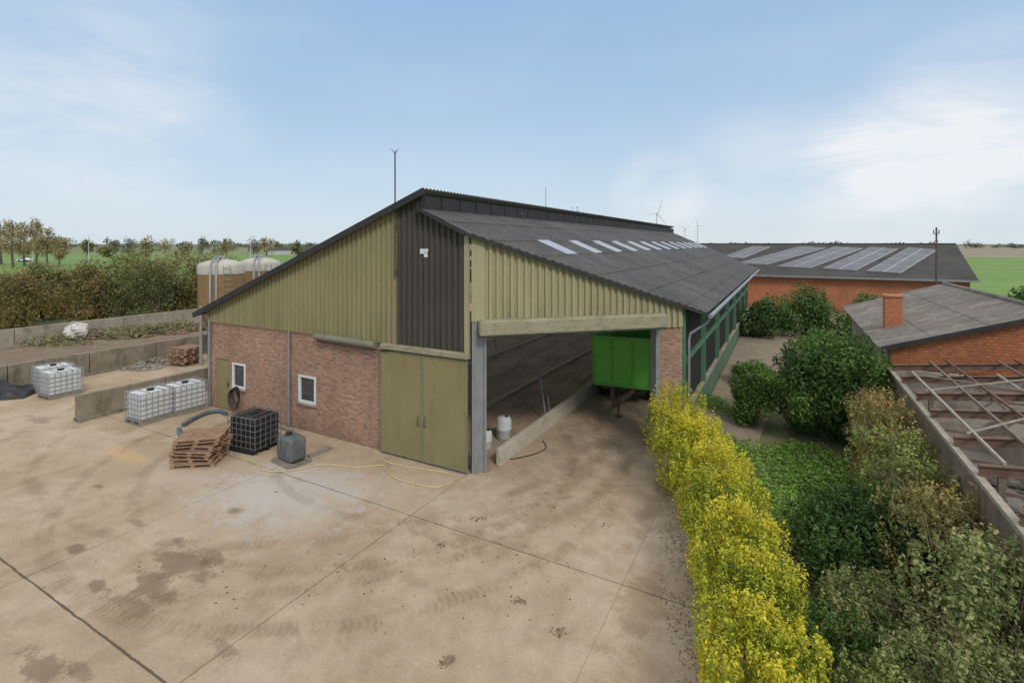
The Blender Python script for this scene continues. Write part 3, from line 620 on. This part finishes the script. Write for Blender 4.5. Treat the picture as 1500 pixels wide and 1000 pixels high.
m=MB(); m.obox((-.45,.15,.62),(0,-1.6,.5),.12,.14); m.obox((.45,.15,.62),(0,-1.6,.5),.12,.14); m.tube([(0,-1.55,.5),(0,-1.85,.48)],.07,8); m.tube([(.12,-1.35,.75),(.12,-1.35,.0)],.05,6); m.box(.0,.24,-1.47,-1.23,.0,.03); m.build('drawbar',M['rust'],tr)
for x in (-.95,.95):
    for y in (1.3,3.98):
        m=MB(); prof=[(.26,-.17),(.4,-.19),(.44,-.12),(.44,.12),(.4,.19),(.26,.17)]
        m.lathe(prof,20); m.v=[(x+p[2],y+p[0],.44+p[1]) for p in m.v]; w=m.build('wheel',M['black'],tr)
        m=MB(); m.lathe([(0,-.1),(.26,-.12),(.26,.12),(0,.1)],16); m.v=[(x+p[2],y+p[0],.44+p[1]) for p in m.v]; m.build('rim',M['trailer'],w)
# ---------------------------------------------------------------- silos
def make_silo():
    e=empty('feed_silo',(0,0,0)); r=1.14
    m=MB(); m.lathe([(.2,1.0),(r*.98,2.75),(r,2.9),(r,4.95)],32); m.build('tank',M['silo'],e)
    m=MB(); m.lathe([(r+.03,4.85),(r+.03,5.3),(r*.95,5.42),(r*.6,5.57),(r*.25,5.65),(0,5.66)],32); m.build('dome',M['silo_cap'],e)
    m=MB(); m.lathe([(.22,5.62),(.24,5.74),(.18,5.79),(0,5.8)],16); m.build('hatch',M['galv'],e)
    for t in (45,135,225,315):
        m=MB(); x,y=(r+.0)*math.cos(R(t)),(r+.0)*math.sin(R(t)); m.box(x-.06,x+.06,y-.06,y+.06,0,3.2); m.build('leg',M['galv'],e)
    for dx in (-.28,.0):
        m=MB(); m.tube([(dx,-r-.08,.3),(dx,-r-.08,5.3),(dx*.8,-r*.7,5.7),(dx*.5,-.2,5.8)],.055,8); m.build('fill_pipe',M['galv'],e)
    m=MB()
    for s in (-.17,.17): m.tube([(.5+s,-r-.0,.2),(.5+s,-r-.0,5.3)],.016,5)
    for z in np.arange(.4,5.3,.3): m.tube([(.33,-r,z),(.67,-r,z)],.012,5)
    m.build('ladder',M['galv'],e); return e
s1=make_silo(); s1.location=(-16.1,28,0); s1.rotation_euler=(0,0,R(18)); tag(s1,'brown feed silo with pale dome, left one beside the barn eave','silo','feed silos beside the barn')
s2=copy_tree(s1); s2.location=(-15.66,31.4,0); s2.rotation_euler=(0,0,R(24)); tag(s2,'brown feed silo with pale dome, right one rising over the barn roof','silo','feed silos beside the barn')
# ---------------------------------------------------------------- concrete walls on the left
for (a,b0,b1,h,w,mat,lb) in ((-14.95,-3.4,30,.95,.22,'concrete_d','low dark concrete wall ending near the white tanks'),(-22.6,-12,38,1.1,.25,'concrete_d','long mossy concrete wall, middle of the three in the yard'),(-35,-14,40,1.15,.25,'concrete','long pale concrete wall in front of the field shrubs')):
    e=empty('concrete_wall',L2W(a,0),-TH,lb,'wall')
    y=b0; m=MB()
    while y<b1:
        m.box(-w/2,w/2,y,min(y+2.96,b1),0,h+random.uniform(-.012,.012)); y+=3.0
    m.build('wall_panel',M[mat],e)
    m=MB(); m.box(-w/2-.12,w/2+.12,b0,b1,0,.12); m.build('wall_foot',M[mat],e)
def rocks(name,spots,n,s0,s1,mat,label,cat,squash=.7):
    m=MB(); base=[Vector(v).normalized() for v in [(1,0,0),(-1,0,0),(0,1,0),(0,-1,0),(0,0,1),(0,0,-1)]]
    fs=[[0,2,4],[2,1,4],[1,3,4],[3,0,4],[2,0,5],[1,2,5],[3,1,5],[0,3,5]]
    for i in range(n):
        cx,cy,rx,ry,h=random.choice(spots); t=random.uniform(0,6.28); q=math.sqrt(random.random())
        x=cx+rx*q*math.cos(t); y=cy+ry*q*math.sin(t); s=random.uniform(s0,s1); z=h*(1-q*q)*random.uniform(.3,1)
        rot=Matrix.Rotation(random.uniform(0,6.28),3,'Z')@Matrix.Rotation(random.uniform(-.6,.6),3,'X')
        vs=[]
        for v in base:
            p=rot@(v*s*random.uniform(.6,1.3)); p.z*=squash; vs.append((x+p.x,y+p.y,max(.003,z+p.z+s*.2)))
        m.add(vs,fs)
    o=m.build(name,mat); tag(o,label,cat,kind='stuff'); return o
p=gp(225,534); q=gp(205,540); rocks('rubble',[(p.x,p.y,1.5,.9,.3),(q.x,q.y,1.2,.5,.15)],480,.04,.11,M['rubble'],'grey broken rubble heaped between the concrete walls','rubble')
sp=[]
for px,py,rx,ry,h in ((160,494,3.,1.,.4),(215,488,3.,1.,.5),(265,483,2.5,.9,.5)):
    p=gp(px,py); sp.append((p.x,p.y,rx,ry,h))
rocks('soil_heap',sp,1100,.06,.22,M['soil'],'heaped brown soil and debris between the concrete walls','soil')
foliage('weeds',[(s[0],s[1],.25,s[2]*1.1,s[3]*1.,.4) for s in sp]+[(*gp(270,470).xy,.3,2.5,1.,.6),(*gp(80,505).xy,.2,2.5,.9,.35),(*gp(130,488).xy,.2,3,1.2,.4),(*gp(40,500).xy,.2,2.5,.9,.3)],2800,.2,M['l_field'],bias=.0)
tag(bpy.data.objects['weeds'],'straggly green weeds growing over the soil heaps','weeds',kind='stuff')
p=gp(113,498); e=empty('bulk_bag',p,R(20),'crumpled white bulk bag lying on the soil heap','bag')
m=MB(); vs=[];fs=[]; nu,nv=14,9
for j in range(nv):
    for i2 in range(nu):
        u=2*math.pi*i2/nu; vv=math.pi*(j/(nv-1)-.5); rr_=1+.18*math.sin(3*u+j)+.1*math.sin(5*u+2*j)
        vs.append((.65*math.cos(vv)*math.cos(u)*rr_,.5*math.cos(vv)*math.sin(u)*rr_,.6+.5*math.sin(vv)*rr_))
for j in range(nv-1):
    for i2 in range(nu): fs.append([j*nu+i2,j*nu+(i2+1)%nu,(j+1)*nu+(i2+1)%nu,(j+1)*nu+i2])
m.add(vs,fs); m.build('sack',M['bag'],e); m=MB(); m.tube([(-.4,0,1.0),(-.3,.1,1.25),(0,.1,1.2),(.1,0,.95)],.03,5); m.build('lifting_loop',M['bag'],e)
m=MB(); nu,nv=26,12; vs=[];fs=[]
for j in range(nv+1):
    for i in range(nu+1):
        u=i/nu*2-1; v=j/nv*2-1; e2=max(0,1-u*u)*max(0,1-v*v)
        vs.append((u*1.6,v*.9,.02+.55*e2**.6*(.75+.3*math.sin(u*7+v*3)+.2*math.sin(v*9+u*5))))
for j in range(nv):
    for i in range(nu): a=j*(nu+1)+i; fs.append([a,a+1,a+nu+2,a+nu+1])
m.add(vs,fs); o=m.build('plastic_sheeting',M['tarp']); o.location=gp(-14,580); o.rotation_euler=(0,0,.3); tag(o,'crumpled black plastic sheeting heaped at the left edge','sheeting')
# ---------------------------------------------------------------- brick building with solar panels
B0=46.; ZE=3.45
far=empty('brick_outbuilding',L2W(0,B0),-TH,'long red brick outbuilding with five solar arrays on its roof','building')
m=MB(); m.box(-9,22,0,12.8,0,3.35); m.build('wall',M['redbrick'],far)
m=MB(); vs=[]
for x,y,z in ((-9.4,-.5,ZE-.2),(22.5,-.5,ZE-.2),(22.5,6.4,ZE+3.02),(-9.4,6.4,ZE+3.02)): vs.append((x,y,z))
for x,y,z in ((-9.4,13.3,ZE-.2),(22.5,13.3,ZE-.2)): vs.append((x,y,z))
m.add(vs,[[0,1,2,3],[3,2,5,4],[1,5,2],[0,3,4]]); far_r=m.build('roof',M['roof_far'],far)
m=MB(); m.box(-9.4,22.55,-.6,-.48,ZE-.3,ZE-.12); m.build('gutter',M['galv'],far)
m=MB(); m.box(-9.4,22.5,6.3,6.5,ZE+3.02,ZE+3.1); m.build('ridge_cap',M['roof_far'],far)
mr=(ZE+3.02-(ZE-.2))/6.9
def roofpt(px,py):
    dx=(px-750)/F; dz=-(py-HY)/F; kb=dx*ST+CT; k0=C0[0]*ST+C0[1]*CT; b0=B0-.5; z0=ZE-.2
    t=(z0-mr*(k0+b0)-H)/(dz-mr*kb); x,y=t*dx,t; a,b=W2L(x,y); return Vector((a,b-B0,H+t*dz))
up=Vector((0,-mr,1)).normalized()
for cs in ([(1060,377),(1088,379.5),(1128,363),(1102,361.5)],[(1082,386),(1122,388.5),(1209,364.5),(1172,362)],[(1140,391),(1186,393.5),(1264,365),(1223,362.5)],[(1206,394),(1253,397),(1315,366),(1276,363)],[(1270,398),(1319,401),(1373,367),(1331,364)]):
    P=[roofpt(*c) for c in cs]; m=MB()
    m.add([p+up*.02 for p in P]+[p+up*.12 for p in P],[[0,1,2,3][::-1],[4,5,6,7]]+[[i,(i+1)%4,4+(i+1)%4,4+i] for i in range(4)]); fr=m.build('solar_array',M['pv_frame'],far_r)
    m=MB()
    def lp(u,v): return (P[0]*(1-u)+P[1]*u)*(1-v)+(P[3]*(1-u)+P[2]*u)*v+up*.135
    for i in range(2):
        for j in range(4):
            u0,u1=(i+.04)/2,(i+.96)/2; v0,v1=(j+.03)/4,(j+.97)/4; m.quad(lp(u0,v0),lp(u1,v0),lp(u1,v1),lp(u0,v1))
    m.build('cell',M['pv'],fr)
# ---------------------------------------------------------------- tiled shed and roofless ruin on the right
sh=empty('tiled_shed',L2W(10.8,9.1),-TH,'shed with old fibre cement roof, brick chimney and orange tiled gable','shed')
m=MB()
m.add([(x,y,z) for y in (0.05,12) for x,z in ((.2,0),(8.1,0),(8.1,2.95),(4.15,4.3),(.2,2.95))],[[0,1,2,3,4],[9,8,7,6,5]]+[[i,5+i,5+(i+1)%5,(i+1)%5] for i in range(5)]); m.build('wall',M['concrete'],sh)
m=MB(); m.add([(.15,-.02,2.35),(8.15,-.02,2.35),(8.15,-.02,2.98),(4.15,-.02,4.33),(.15,-.02,2.98)]+[(.15,.03,2.35),(8.15,.03,2.35),(8.15,.03,2.98),(4.15,.03,4.33),(.15,.03,2.98)],[[0,1,2,3,4],[9,8,7,6,5]]+[[i,5+i,5+(i+1)%5,(i+1)%5] for i in range(5)]); m.build('gable_tile',M['tile'],sh)
def corr2(m,x0,z0,x1,z1,y0,y1,per=.18,amp=.028,rows=3):
    bs=np.arange(y0,y1,.03)
    for k in range(rows):
        f0,f1=k/rows,(k+1)/rows+.03; vs=[]
        for b in bs:
            w=amp*math.sin(2*math.pi*b/per); vs+=[(x0+(x1-x0)*f0,b,z0+(z1-z0)*f0+w),(x0+(x1-x0)*f1,b,z0+(z1-z0)*f1+w+.025)]
        m.add(vs,[[2*i,2*i+1,2*i+3,2*i+2] for i in range(len(bs)-1)],True)
m=MB(); corr2(m,4.15,4.45,-.1,3.03,-.25,12.2); corr2(m,4.15,4.45,8.4,3.03,-.25,12.2); rf=m.build('roof',M['roof_old'],sh)
m=MB(); m.tube([(4.15,-.25,4.46),(4.15,12.2,4.46)],.1,8); m.build('ridge_cap',M['roof_old'],rf)
m=MB(); m.box(.4,.95,2.9,3.4,2.9,4.45); m.box(.36,.99,2.86,3.44,4.45,4.52); m.build('chimney',M['redbrick'],rf)
m=MB(); m.obox((-.12,-.28,2.98),(4.15,-.28,4.42),.04,.14); m.obox((4.15,-.28,4.42),(8.4,-.28,2.98),.04,.14); m.build('verge_board',M['trim'],sh)
ru=empty('roofless_shed',L2W(10.85,-2.4),-TH,'roofless concrete shed with bare rusty rafters and pale battens','shed')
m=MB(); m.box(-.06,.06,0,11.2,0,2.32); m.build('wall',M['concrete_b'],ru)
m=MB(); m.box(-.06,.06,0,11.2,2.323,2.4); m.build('wall_plate',M['wood_p'],ru)
m=MB(); m.box(.1,8,11.1,11.3,0,2.35); m.build('wall',M['concrete_p'],ru)
m=MB(); m.box(7.9,8.1,0,11.1,0,2.3); m.build('wall',M['concrete_p'],ru)
m=MB(); m.box(2.6,2.75,3.,11.05,0.03,1.1); m.build('low_wall',M['concrete_p'],ru)
m=MB(); m.box(.1,7.9,0,11.1,.0,.03); m.build('floor_slab',M['concrete_p'],ru)
for y in (.4,2.2,3.7,5.6,7.1,9.,10.6):
    m=MB(); j1,j2=random.uniform(-.1,.1),random.uniform(-.1,.1)
    for (p,q) in (((0,y,2.5),(4,y+j1,3.0)),((4,y+j1,3.0),(8,y+j2,2.5))):
        p=Vector(p);q=Vector(q); m.obox(p,q,.025,.15); m.obox(p+Vector((0,0,.08)),q+Vector((0,0,.08)),.11,.02); m.obox(p-Vector((0,0,.08)),q-Vector((0,0,.08)),.11,.02)
    m.build('rafter',M['rust'],ru)
    m=MB(); m.obox((.1,y,2.15),(7.9,y,2.15),.05,.06)
    for x in (1,2,3,4,5,6,7): m.obox((x,y,2.15),(x+(.5 if x%2 else -.5),y,2.5+.125*min(x,8-x)-.08),.035,.035,(0,1,0))
    m.build('truss_web',M['rust_g'],ru)
for i,x in enumerate((.35,.9,1.45,2.,2.55,3.1,3.65,4.2,4.9,5.6,6.3,7.)):
    z=2.5+.125*min(x,8-x)+.12; m=MB(); m.obox((x,0 if i%4 else 2.2,z),(x+random.uniform(-.16,.16),11 if i%3 else 9.2,z+random.uniform(-.02,.04)),.05,.055); m.build('batten',M[['wood_p','rust_g','rust'][i%3]],ru)
for (y,d) in ((.4,3.3),(3.7,3.4),(9.,-3.4),(7.1,1.9)):
    m=MB(); m.obox((.2,y,2.68),(3.8,y+d,3.14),.03,.03); m.build('brace',M['wood_p'],ru)
for (x,y) in ((.3,2.2),(.3,7.1),(4,2.2),(4,7.1)):
    m=MB(); m.box(x-.05,x+.05,y-.05,y+.05,0.03,2.5+.125*x-.1); m.build('post',M['rust_g'],ru)
rocks('ruin_debris',[(*L2W(12.2,3).xy,1.,4.5,.25),(*L2W(15,3).xy,2,4.5,.35)],700,.05,.24,M['wood_g'],'brown debris littering the floor of the roofless shed','debris',.5)
e=empty('utility_pole',(33.6,40,0),R(15),'thin dark utility pole with crossbars before the solar building','pole')
m=MB(); m.tube([(0,0,0),(0,0,7.8)],[.09,.06],7); m.build('mast',M['steel_d'],e)
m=MB(); m.obox((-.3,0,7.3),(.3,0,7.3),.06,.06); m.obox((-.22,0,6.7),(.22,0,6.7),.06,.06)
for x in (-.28,0,.28): m.tube([(x,0,7.3),(x,0,7.6)],.035,6)
m.build('crossarm',M['steel_d'],e)
# ---------------------------------------------------------------- plants, right
hp=[(4.8,14.5,1.05,.9,2.3),(4.75,13.1,1.08,1.,2.1),(4.62,11.8,1.08,.97,1.95),(4.4,10.5,1.05,.95,1.8),(4.12,9.25,1.,.9,1.68),(3.78,8.05,.97,.9,1.6),(3.42,6.9,.93,.85,1.5),(3.05,5.8,.88,.85,1.45)]
for i,(x,y,rx,ry,h) in enumerate(hp):
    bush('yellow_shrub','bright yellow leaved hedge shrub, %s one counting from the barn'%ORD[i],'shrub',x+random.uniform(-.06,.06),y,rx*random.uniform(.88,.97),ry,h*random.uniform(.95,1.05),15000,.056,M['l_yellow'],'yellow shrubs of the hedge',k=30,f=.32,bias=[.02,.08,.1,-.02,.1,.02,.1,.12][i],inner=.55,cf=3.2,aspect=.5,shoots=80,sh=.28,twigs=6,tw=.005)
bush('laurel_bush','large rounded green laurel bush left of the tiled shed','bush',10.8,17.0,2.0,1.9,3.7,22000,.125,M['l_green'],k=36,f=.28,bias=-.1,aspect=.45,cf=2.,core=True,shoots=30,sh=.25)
bush('laurel_bush','dark glossy low laurel bush right of the yellow hedge','bush',6.6,9.7,1.4,1.2,1.75,13000,.1,M['l_dark'],k=26,f=.34,bias=.0,aspect=.38,shoots=50,sh=.22,core=True)
bush('leafy_bush','mid green bush between the dirt path and the laurel','bush',8.8,18.4,.95,1.2,1.8,7000,.1,M['l_green'],k=18,bias=.03)
bush('leafy_bush','low green bush beside the dirt path behind the first','bush',11.4,23.0,1.2,1.6,1.2,6000,.12,M['l_green'],k=16,bias=.08)
for i,(x,y,rx,ry,h,n_,b_,m_,lb) in enumerate([(10.65,14.75,.9,.85,2.2,6000,.06,'l_rust','small russet bush between laurel and ruin wall'),(9.75,13.2,1.1,1.,2.55,8500,.08,'l_rust','orange tinged autumn bush against the roofless shed wall'),(8.95,11.7,1.05,1.,2.35,7500,.1,'l_autumn','yellowish autumn bush beside the middle of the ruin wall'),
     (8.2,10.3,1.,.95,2.2,7000,-.05,'l_autumn','green autumn bush nearer the front of the ruin wall'),(7.5,8.9,1.1,.95,2.25,8500,.06,'l_rust','tall leafy russet bush hiding the front end of the ruin wall'),(6.95,7.4,1.15,.95,2.2,10000,.06,'l_bramble','tall leafy bush by the right edge before the ruin wall')]):
    bush('autumn_bush',lb,'bush',x,y,rx,ry,h,n_,.07,M[m_],k=36,f=.27,bias=b_,twigs=26,shoots=60,sh=.22,inner=.7,tw=.006)
for i,(x,y,rx,ry,h) in enumerate([(17.8,35.5,2.2,2.,3.3),(20.8,36,2.4,2.2,3.7),(23.6,34,1.9,1.7,3.3)]):
    bush('evergreen_shrub','green shrub before the red brick building, '+['leftmost one by the barn','middle tall one','rightmost one behind the laurel'][i],'shrub',x,y,rx,ry,h,6000,.18,M['l_dark'],'shrubs before the red brick building',k=20,bias=.14)
for i,(x,y,rx,ry,h) in enumerate([(44,43,2.5,2,2.9),(49,46,3,2,2.6),(54,50,3,2,3.)]):
    bush('evergreen_shrub','green shrub at the right field edge, %s from the building'%ORD[i],'shrub',x,y,rx,ry,h,2500,.28,M['l_green'],'shrubs at the right field edge',k=14)
bm=['l_autumn','l_bramble','l_bramble','l_rust','l_bramble','l_green','l_bramble']
for i,(x,y,rx,ry,h) in enumerate([(4.75,6.3,1.05,.9,.95),(5.9,6.4,1.2,1.,1.3),(7.2,6.0,1.2,.95,1.65),(5.4,5.3,1.1,.8,1.15),(6.6,5.1,1.1,.8,1.5),(5.3,7.9,.95,.85,.75),(5.9,8.3,.9,.7,.95)]):
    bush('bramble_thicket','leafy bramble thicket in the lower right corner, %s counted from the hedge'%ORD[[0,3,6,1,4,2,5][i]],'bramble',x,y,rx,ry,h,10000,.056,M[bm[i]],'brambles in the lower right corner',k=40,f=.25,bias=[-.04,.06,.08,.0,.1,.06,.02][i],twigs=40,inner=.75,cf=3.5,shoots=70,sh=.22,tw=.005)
iv=[(7.2,14.2,.1,1.5,2.,.4),(8.3,13.,.1,1.3,1.6,.4),(6.6,16,.05,1,1.2,.25),(8.9,15.,.1,1.,1.3,.35),(6.8,12.2,.1,1.,1.2,.35),(7.6,11.4,.1,.9,.9,.3),(8.2,20.5,.05,.5,1.5,.25),(12,24.5,.05,1.2,2,.25)]
o=foliage('ground_ivy',iv,26000,.075,M['l_ivy'],bias=.1,up=1.2,aspect=.8,inner=.5); tag(o,'light green ivy and nettles covering the garden ground','ground cover',kind='stuff')
o=foliage('fallen_leaves',[(3.1,8.2,.0,.55,1.6,.02),(3.6,10.5,.0,.4,1.5,.02),(2.6,6.6,0,.5,1,.02),(4.0,12.8,0,.35,1.5,.02)],5500,.035,leaf_mat('dead_leaves',[(.0,(.18,.12,.07)),(.5,(.28,.19,.11)),(1.,(.4,.3,.15))]),zmin=.004,up=3.,rad=.4); tag(o,'brown fallen leaves along the foot of the yellow hedge','fallen leaves',kind='stuff')
cl=[]
for px,py in ((762,880),(655,970),(645,797),(820,925),(700,760),(885,770)):
    p=gp(px,py); cl.append((p.x,p.y,.18,.12,.0))
p=gp(820,720); cl+=[(p.x,p.y,1.6,1.8,0)]*5+[(gp(640,850).x,gp(640,850).y,3.,1.4,0)]*6+[(gp(900,640).x,gp(900,640).y,.6,1.5,0)]*3+[(gp(300,840).x,gp(300,840).y,3.,1.2,0)]*3
rocks('mud_clods',cl,330,.008,.028,M['clod'],'small dark mud clods scattered over the concrete yard','mud',.6)
# ---------------------------------------------------------------- left shrubs and background
fm=['l_field','l_fieldrust','l_field','l_fieldrust','l_field','l_field','l_fieldrust','l_field','l_autumn','l_field','l_field','l_fieldrust','l_field','l_fieldrust']
for i in range(14):
    f=i/13; px=-60+f*385+random.uniform(-6,6); Y=41+3*math.sin(i*1.7)+f*4; x=(px-750)/F*Y
    top=[392,384,396,386,382,394,388,374,356,362,374,358,366,370][i]; h=H-(top-HY)*Y/F
    bush('field_shrub','tall autumn shrub behind the pale concrete wall, %s from the left'%ORD[i],'shrub',x,Y,2.9,2.2,h,5200,.19,M[fm[i]],'shrubs behind the pale concrete wall',k=34,f=.3,bias=.1*math.sin(i*2.3)+(-.18 if fm[i]=='l_autumn' else .04),cf=1.2,inner=.6,shoots=14,sh=.4,z0=.02)
for i in range(7):
    px=-15+i*17; Y=150+12*math.sin(i*2.1); x=(px-750)/F*Y; top=[322,316,314,322,318,330,346][i]; h=H-(top-HY)*Y/F
    tree('field_tree','tall thin golden autumn tree at the left edge, %s from the left'%ORD[i],x,Y,h,3.8,1300,.55,M['l_fargold'],'tall trees at the left edge',bias=.05,inner=.9,k=24,f=.3)
for i in range(16):
    px=100+i*24+random.uniform(-8,8); Y=260+random.uniform(-20,90); x=(px-750)/F*Y; top=347+random.uniform(-4,6); h=max(5,H-(top-HY)*Y/F)
    tree('hedgerow_tree','rounded distant hedgerow tree on the left horizon behind the fields',x,Y,h,h*.5,420,1.1,random.choice([M['l_far'],M['l_field'],M['l_fargold'],M['l_far']]),'distant hedgerow trees on the left horizon',trunk=.15,k=10)
tree('garden_tree','tree whose top shows above the middle of the barn ridge',10.9,90,13.4,3.,1400,.35,M['l_field'],trunk=.3)
bl=[]
for i in range(330):
    x=-1500+i*11+random.uniform(-4,4); y=random.uniform(700,950); hh=random.uniform(5,11)
    if x>700: hh*=.8
    bl.append((x,y,hh*.45,random.uniform(7,14),5,hh*.6))
o=foliage('distant_wood',bl,17000,3.4,M['l_far'],inner=.8,bias=-.05,cf=.05); tag(o,'low grey green line of woods along the horizon','wood',kind='stuff')
for (px,Y,w,h,d,wm,lb) in ((418,300,16,4.5,10,'far_wall','long white farm shed on the left horizon'),(452,310,12,5,10,'far_dark','dark farm shed beside the white one on the horizon'),(1210,600,14,7,10,'far_dark','small dark house on the right horizon')):
    e=empty('farm_building',((px-750)/F*Y,Y,0),.1,lb,'building'); m=MB(); m.box(-w/2,w/2,-d/2,d/2,0,h*.6); m.build('wall',M[wm],e)
    m=MB(); m.add([(-w/2-.3,-d/2-.3,h*.58),(w/2+.3,-d/2-.3,h*.58),(w/2+.3,0,h),(-w/2-.3,0,h),(-w/2-.3,d/2+.3,h*.58),(w/2+.3,d/2+.3,h*.58)],[[0,1,2,3],[3,2,5,4],[0,3,4],[1,5,2]]); m.build('roof',M['roof_far'],e)
for i,(px,Y) in enumerate(((48,170),(130,185),(367,200))):
    e=empty('street_lamp',((px-750)/F*Y,Y,0),.3,'tall thin street lamp along the far road, %s from the left'%ORD[i],'lamp','street lamps along the far road')
    m=MB(); m.tube([(0,0,0),(0,0,9.3),(.5,0,9.7),(1.4,0,9.8)],[.12,.09,.07,.06],6); m.build('pole',M['pale'],e)
    m=MB(); m.box(1.1,1.8,-.15,.15,9.7,9.85); m.build('lamp_head',M['pale'],e)
Y=184; e=empty('white_car',((36-750)/F*Y,Y,0),.05,'small white car on the far road at left','car')
m=MB(); pf=[(-2.1,.35),(2.1,.35),(2.15,.8),(1.2,.95),(.6,1.45),(-1.2,1.48),(-2.0,.95)]
m.add([(x,y,z) for y in (-.85,.85) for x,z in pf],[list(range(7)),[13,12,11,10,9,8,7]]+[[i,7+i,7+(i+1)%7,(i+1)%7] for i in range(7)]); m.build('body',M['white'],e)
m=MB(); m.add([(.95,-.87,.98),(.55,-.87,1.4),(-1.1,-.87,1.42),(-1.7,-.87,.98)],[[0,1,2,3]]); m.build('side_window',M['glass'],e)
for x in (-1.35,1.35):
    m=MB(); m.tube([(x,-.9,.34),(x,.9,.34)],.34,14); m.build('wheel',M['black'],e)
for i,(px,hy,Y,rt,lb) in enumerate(((962,313,1500,20,'tall white wind turbine left of the others above the barn roof'),(1003,336,3000,65,'small far wind turbine, middle of the three'),(1022,331,2400,-25,'white wind turbine right of the others beyond the barn'))):
    hz=H+(HY-hy)*Y/F; e=empty('wind_turbine',((px-750)/F*Y,Y,0),.25,lb,'wind turbine','wind turbines on the horizon')
    m=MB(); m.tube([(0,0,0),(0,0,hz)],[2.6,1.5],10); m.build('tower',M['pale'],e)
    m=MB(); m.tube([(0,-5,hz+.5),(0,5,hz+.5)],1.9,8); m.build('nacelle',M['pale'],e)
    for k in range(3):
        t=R(rt+120*k); d=Vector((math.sin(t),0,math.cos(t))); c=Vector((0,-5.5,hz+.5)); sd=Vector((math.cos(t),0,-math.sin(t))); L=44
        m=MB(); m.add([c-sd*1.,c+sd*1.,c+d*L*.25+sd*2.6,c+d*L+sd*.4,c+d*L-sd*.2,c+d*L*.25-sd*.9]+[p+Vector((0,-.9,0)) for p in (c-sd*1.,c+sd*1.,c+d*L*.25+sd*2.6,c+d*L+sd*.4,c+d*L-sd*.2,c+d*L*.25-sd*.9)],
            [[0,1,2,3,4,5],[11,10,9,8,7,6]]+[[j,6+j,6+(j+1)%6,(j+1)%6] for j in range(6)]); m.build('blade',M['pale'],e)
# ---------------------------------------------------------------- camera, light, world
cam=bpy.data.cameras.new('camera'); co=bpy.data.objects.new('camera',cam); col.objects.link(co)
co.location=(0,0,H); co.rotation_euler=(R(90),0,0); cam.sensor_width=36; cam.lens=36*F/1500; cam.shift_y=-(500-HY)/1500; cam.clip_end=12000; cam.clip_start=.1
scn.camera=co
az=R(155); el=R(40)
sl=bpy.data.lights.new('sun','SUN'); so=bpy.data.objects.new('sun',sl); col.objects.link(so)
sl.energy=1.5; sl.angle=R(12); sl.color=(1,.95,.88)
sd=Vector((math.sin(az)*math.cos(el),math.cos(az)*math.cos(el),math.sin(el))); so.rotation_euler=sd.to_track_quat('Z','Y').to_euler()
w=bpy.data.worlds.new('World'); scn.world=w; w.use_nodes=True; nt=w.node_tree; bg=nt.nodes['Background']; bg.inputs['Strength'].default_value=.15
sky=nn(nt,'ShaderNodeTexSky',sky_type='NISHITA'); sky.sun_disc=False; sky.sun_elevation=el; sky.sun_rotation=az; sky.air_density=1.; sky.dust_density=1.
tc=nn(nt,'ShaderNodeTexCoord'); sx=nn(nt,'ShaderNodeSeparateXYZ'); nt.links.new(tc.outputs['Generated'],sx.inputs[0])
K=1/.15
gr=ramp(nt,sx.outputs[2],[(0.,tuple(K*x for x in (.66,.75,.82))),(.1,tuple(K*x for x in (.54,.68,.82))),(.25,tuple(K*x for x in (.41,.58,.79))),(.44,tuple(K*x for x in (.33,.515,.76))),(.62,tuple(K*x for x in (.95,.98,1.02))),(1.,tuple(K*x for x in (1.25,1.25,1.25)))])  # zenith above the frame whitened as added soft fill light
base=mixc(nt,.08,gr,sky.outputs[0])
mp=nn(nt,'ShaderNodeMapping'); mp.inputs['Scale'].default_value=(1.,1.,3.2); nt.links.new(tc.outputs['Generated'],mp.inputs[0])
n=noise(nt,mp.outputs[0],1.6,7,.52,.3); n2=noise(nt,mp.outputs[0],3.4,8,.56,.5)
nm=mt(nt,'MULTIPLY',mrange(nt,n,.22,.72),mrange(nt,n2,.2,.68))
def lobe(px,py,w):
    d=Vector(((px-750)/F,1,-(py-HY)/F)).normalized(); vd=nn(nt,'ShaderNodeVectorMath',operation='DOT_PRODUCT'); nt.links.new(tc.outputs['Generated'],vd.inputs[0]); vd.inputs[1].default_value=d
    return mrange(nt,vd.outputs['Value'],1-w,1.)
fac=mt(nt,'MULTIPLY',mrange(nt,n,.42,.78),.1)
for (px,py,wd,am) in ((1480,280,.04,.95),(1350,315,.025,.8),(965,290,.006,.7),(1160,315,.03,.5),(25,120,.06,.42),(110,190,.04,.28)):
    fac=mt(nt,'ADD',fac,mt(nt,'MULTIPLY',mt(nt,'MULTIPLY',lobe(px,py,wd),nm),am),clamp=True)
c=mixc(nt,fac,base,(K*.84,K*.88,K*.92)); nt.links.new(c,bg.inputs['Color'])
scn.view_settings.view_transform='Standard'; scn.view_settings.look='None'; scn.view_settings.exposure=0
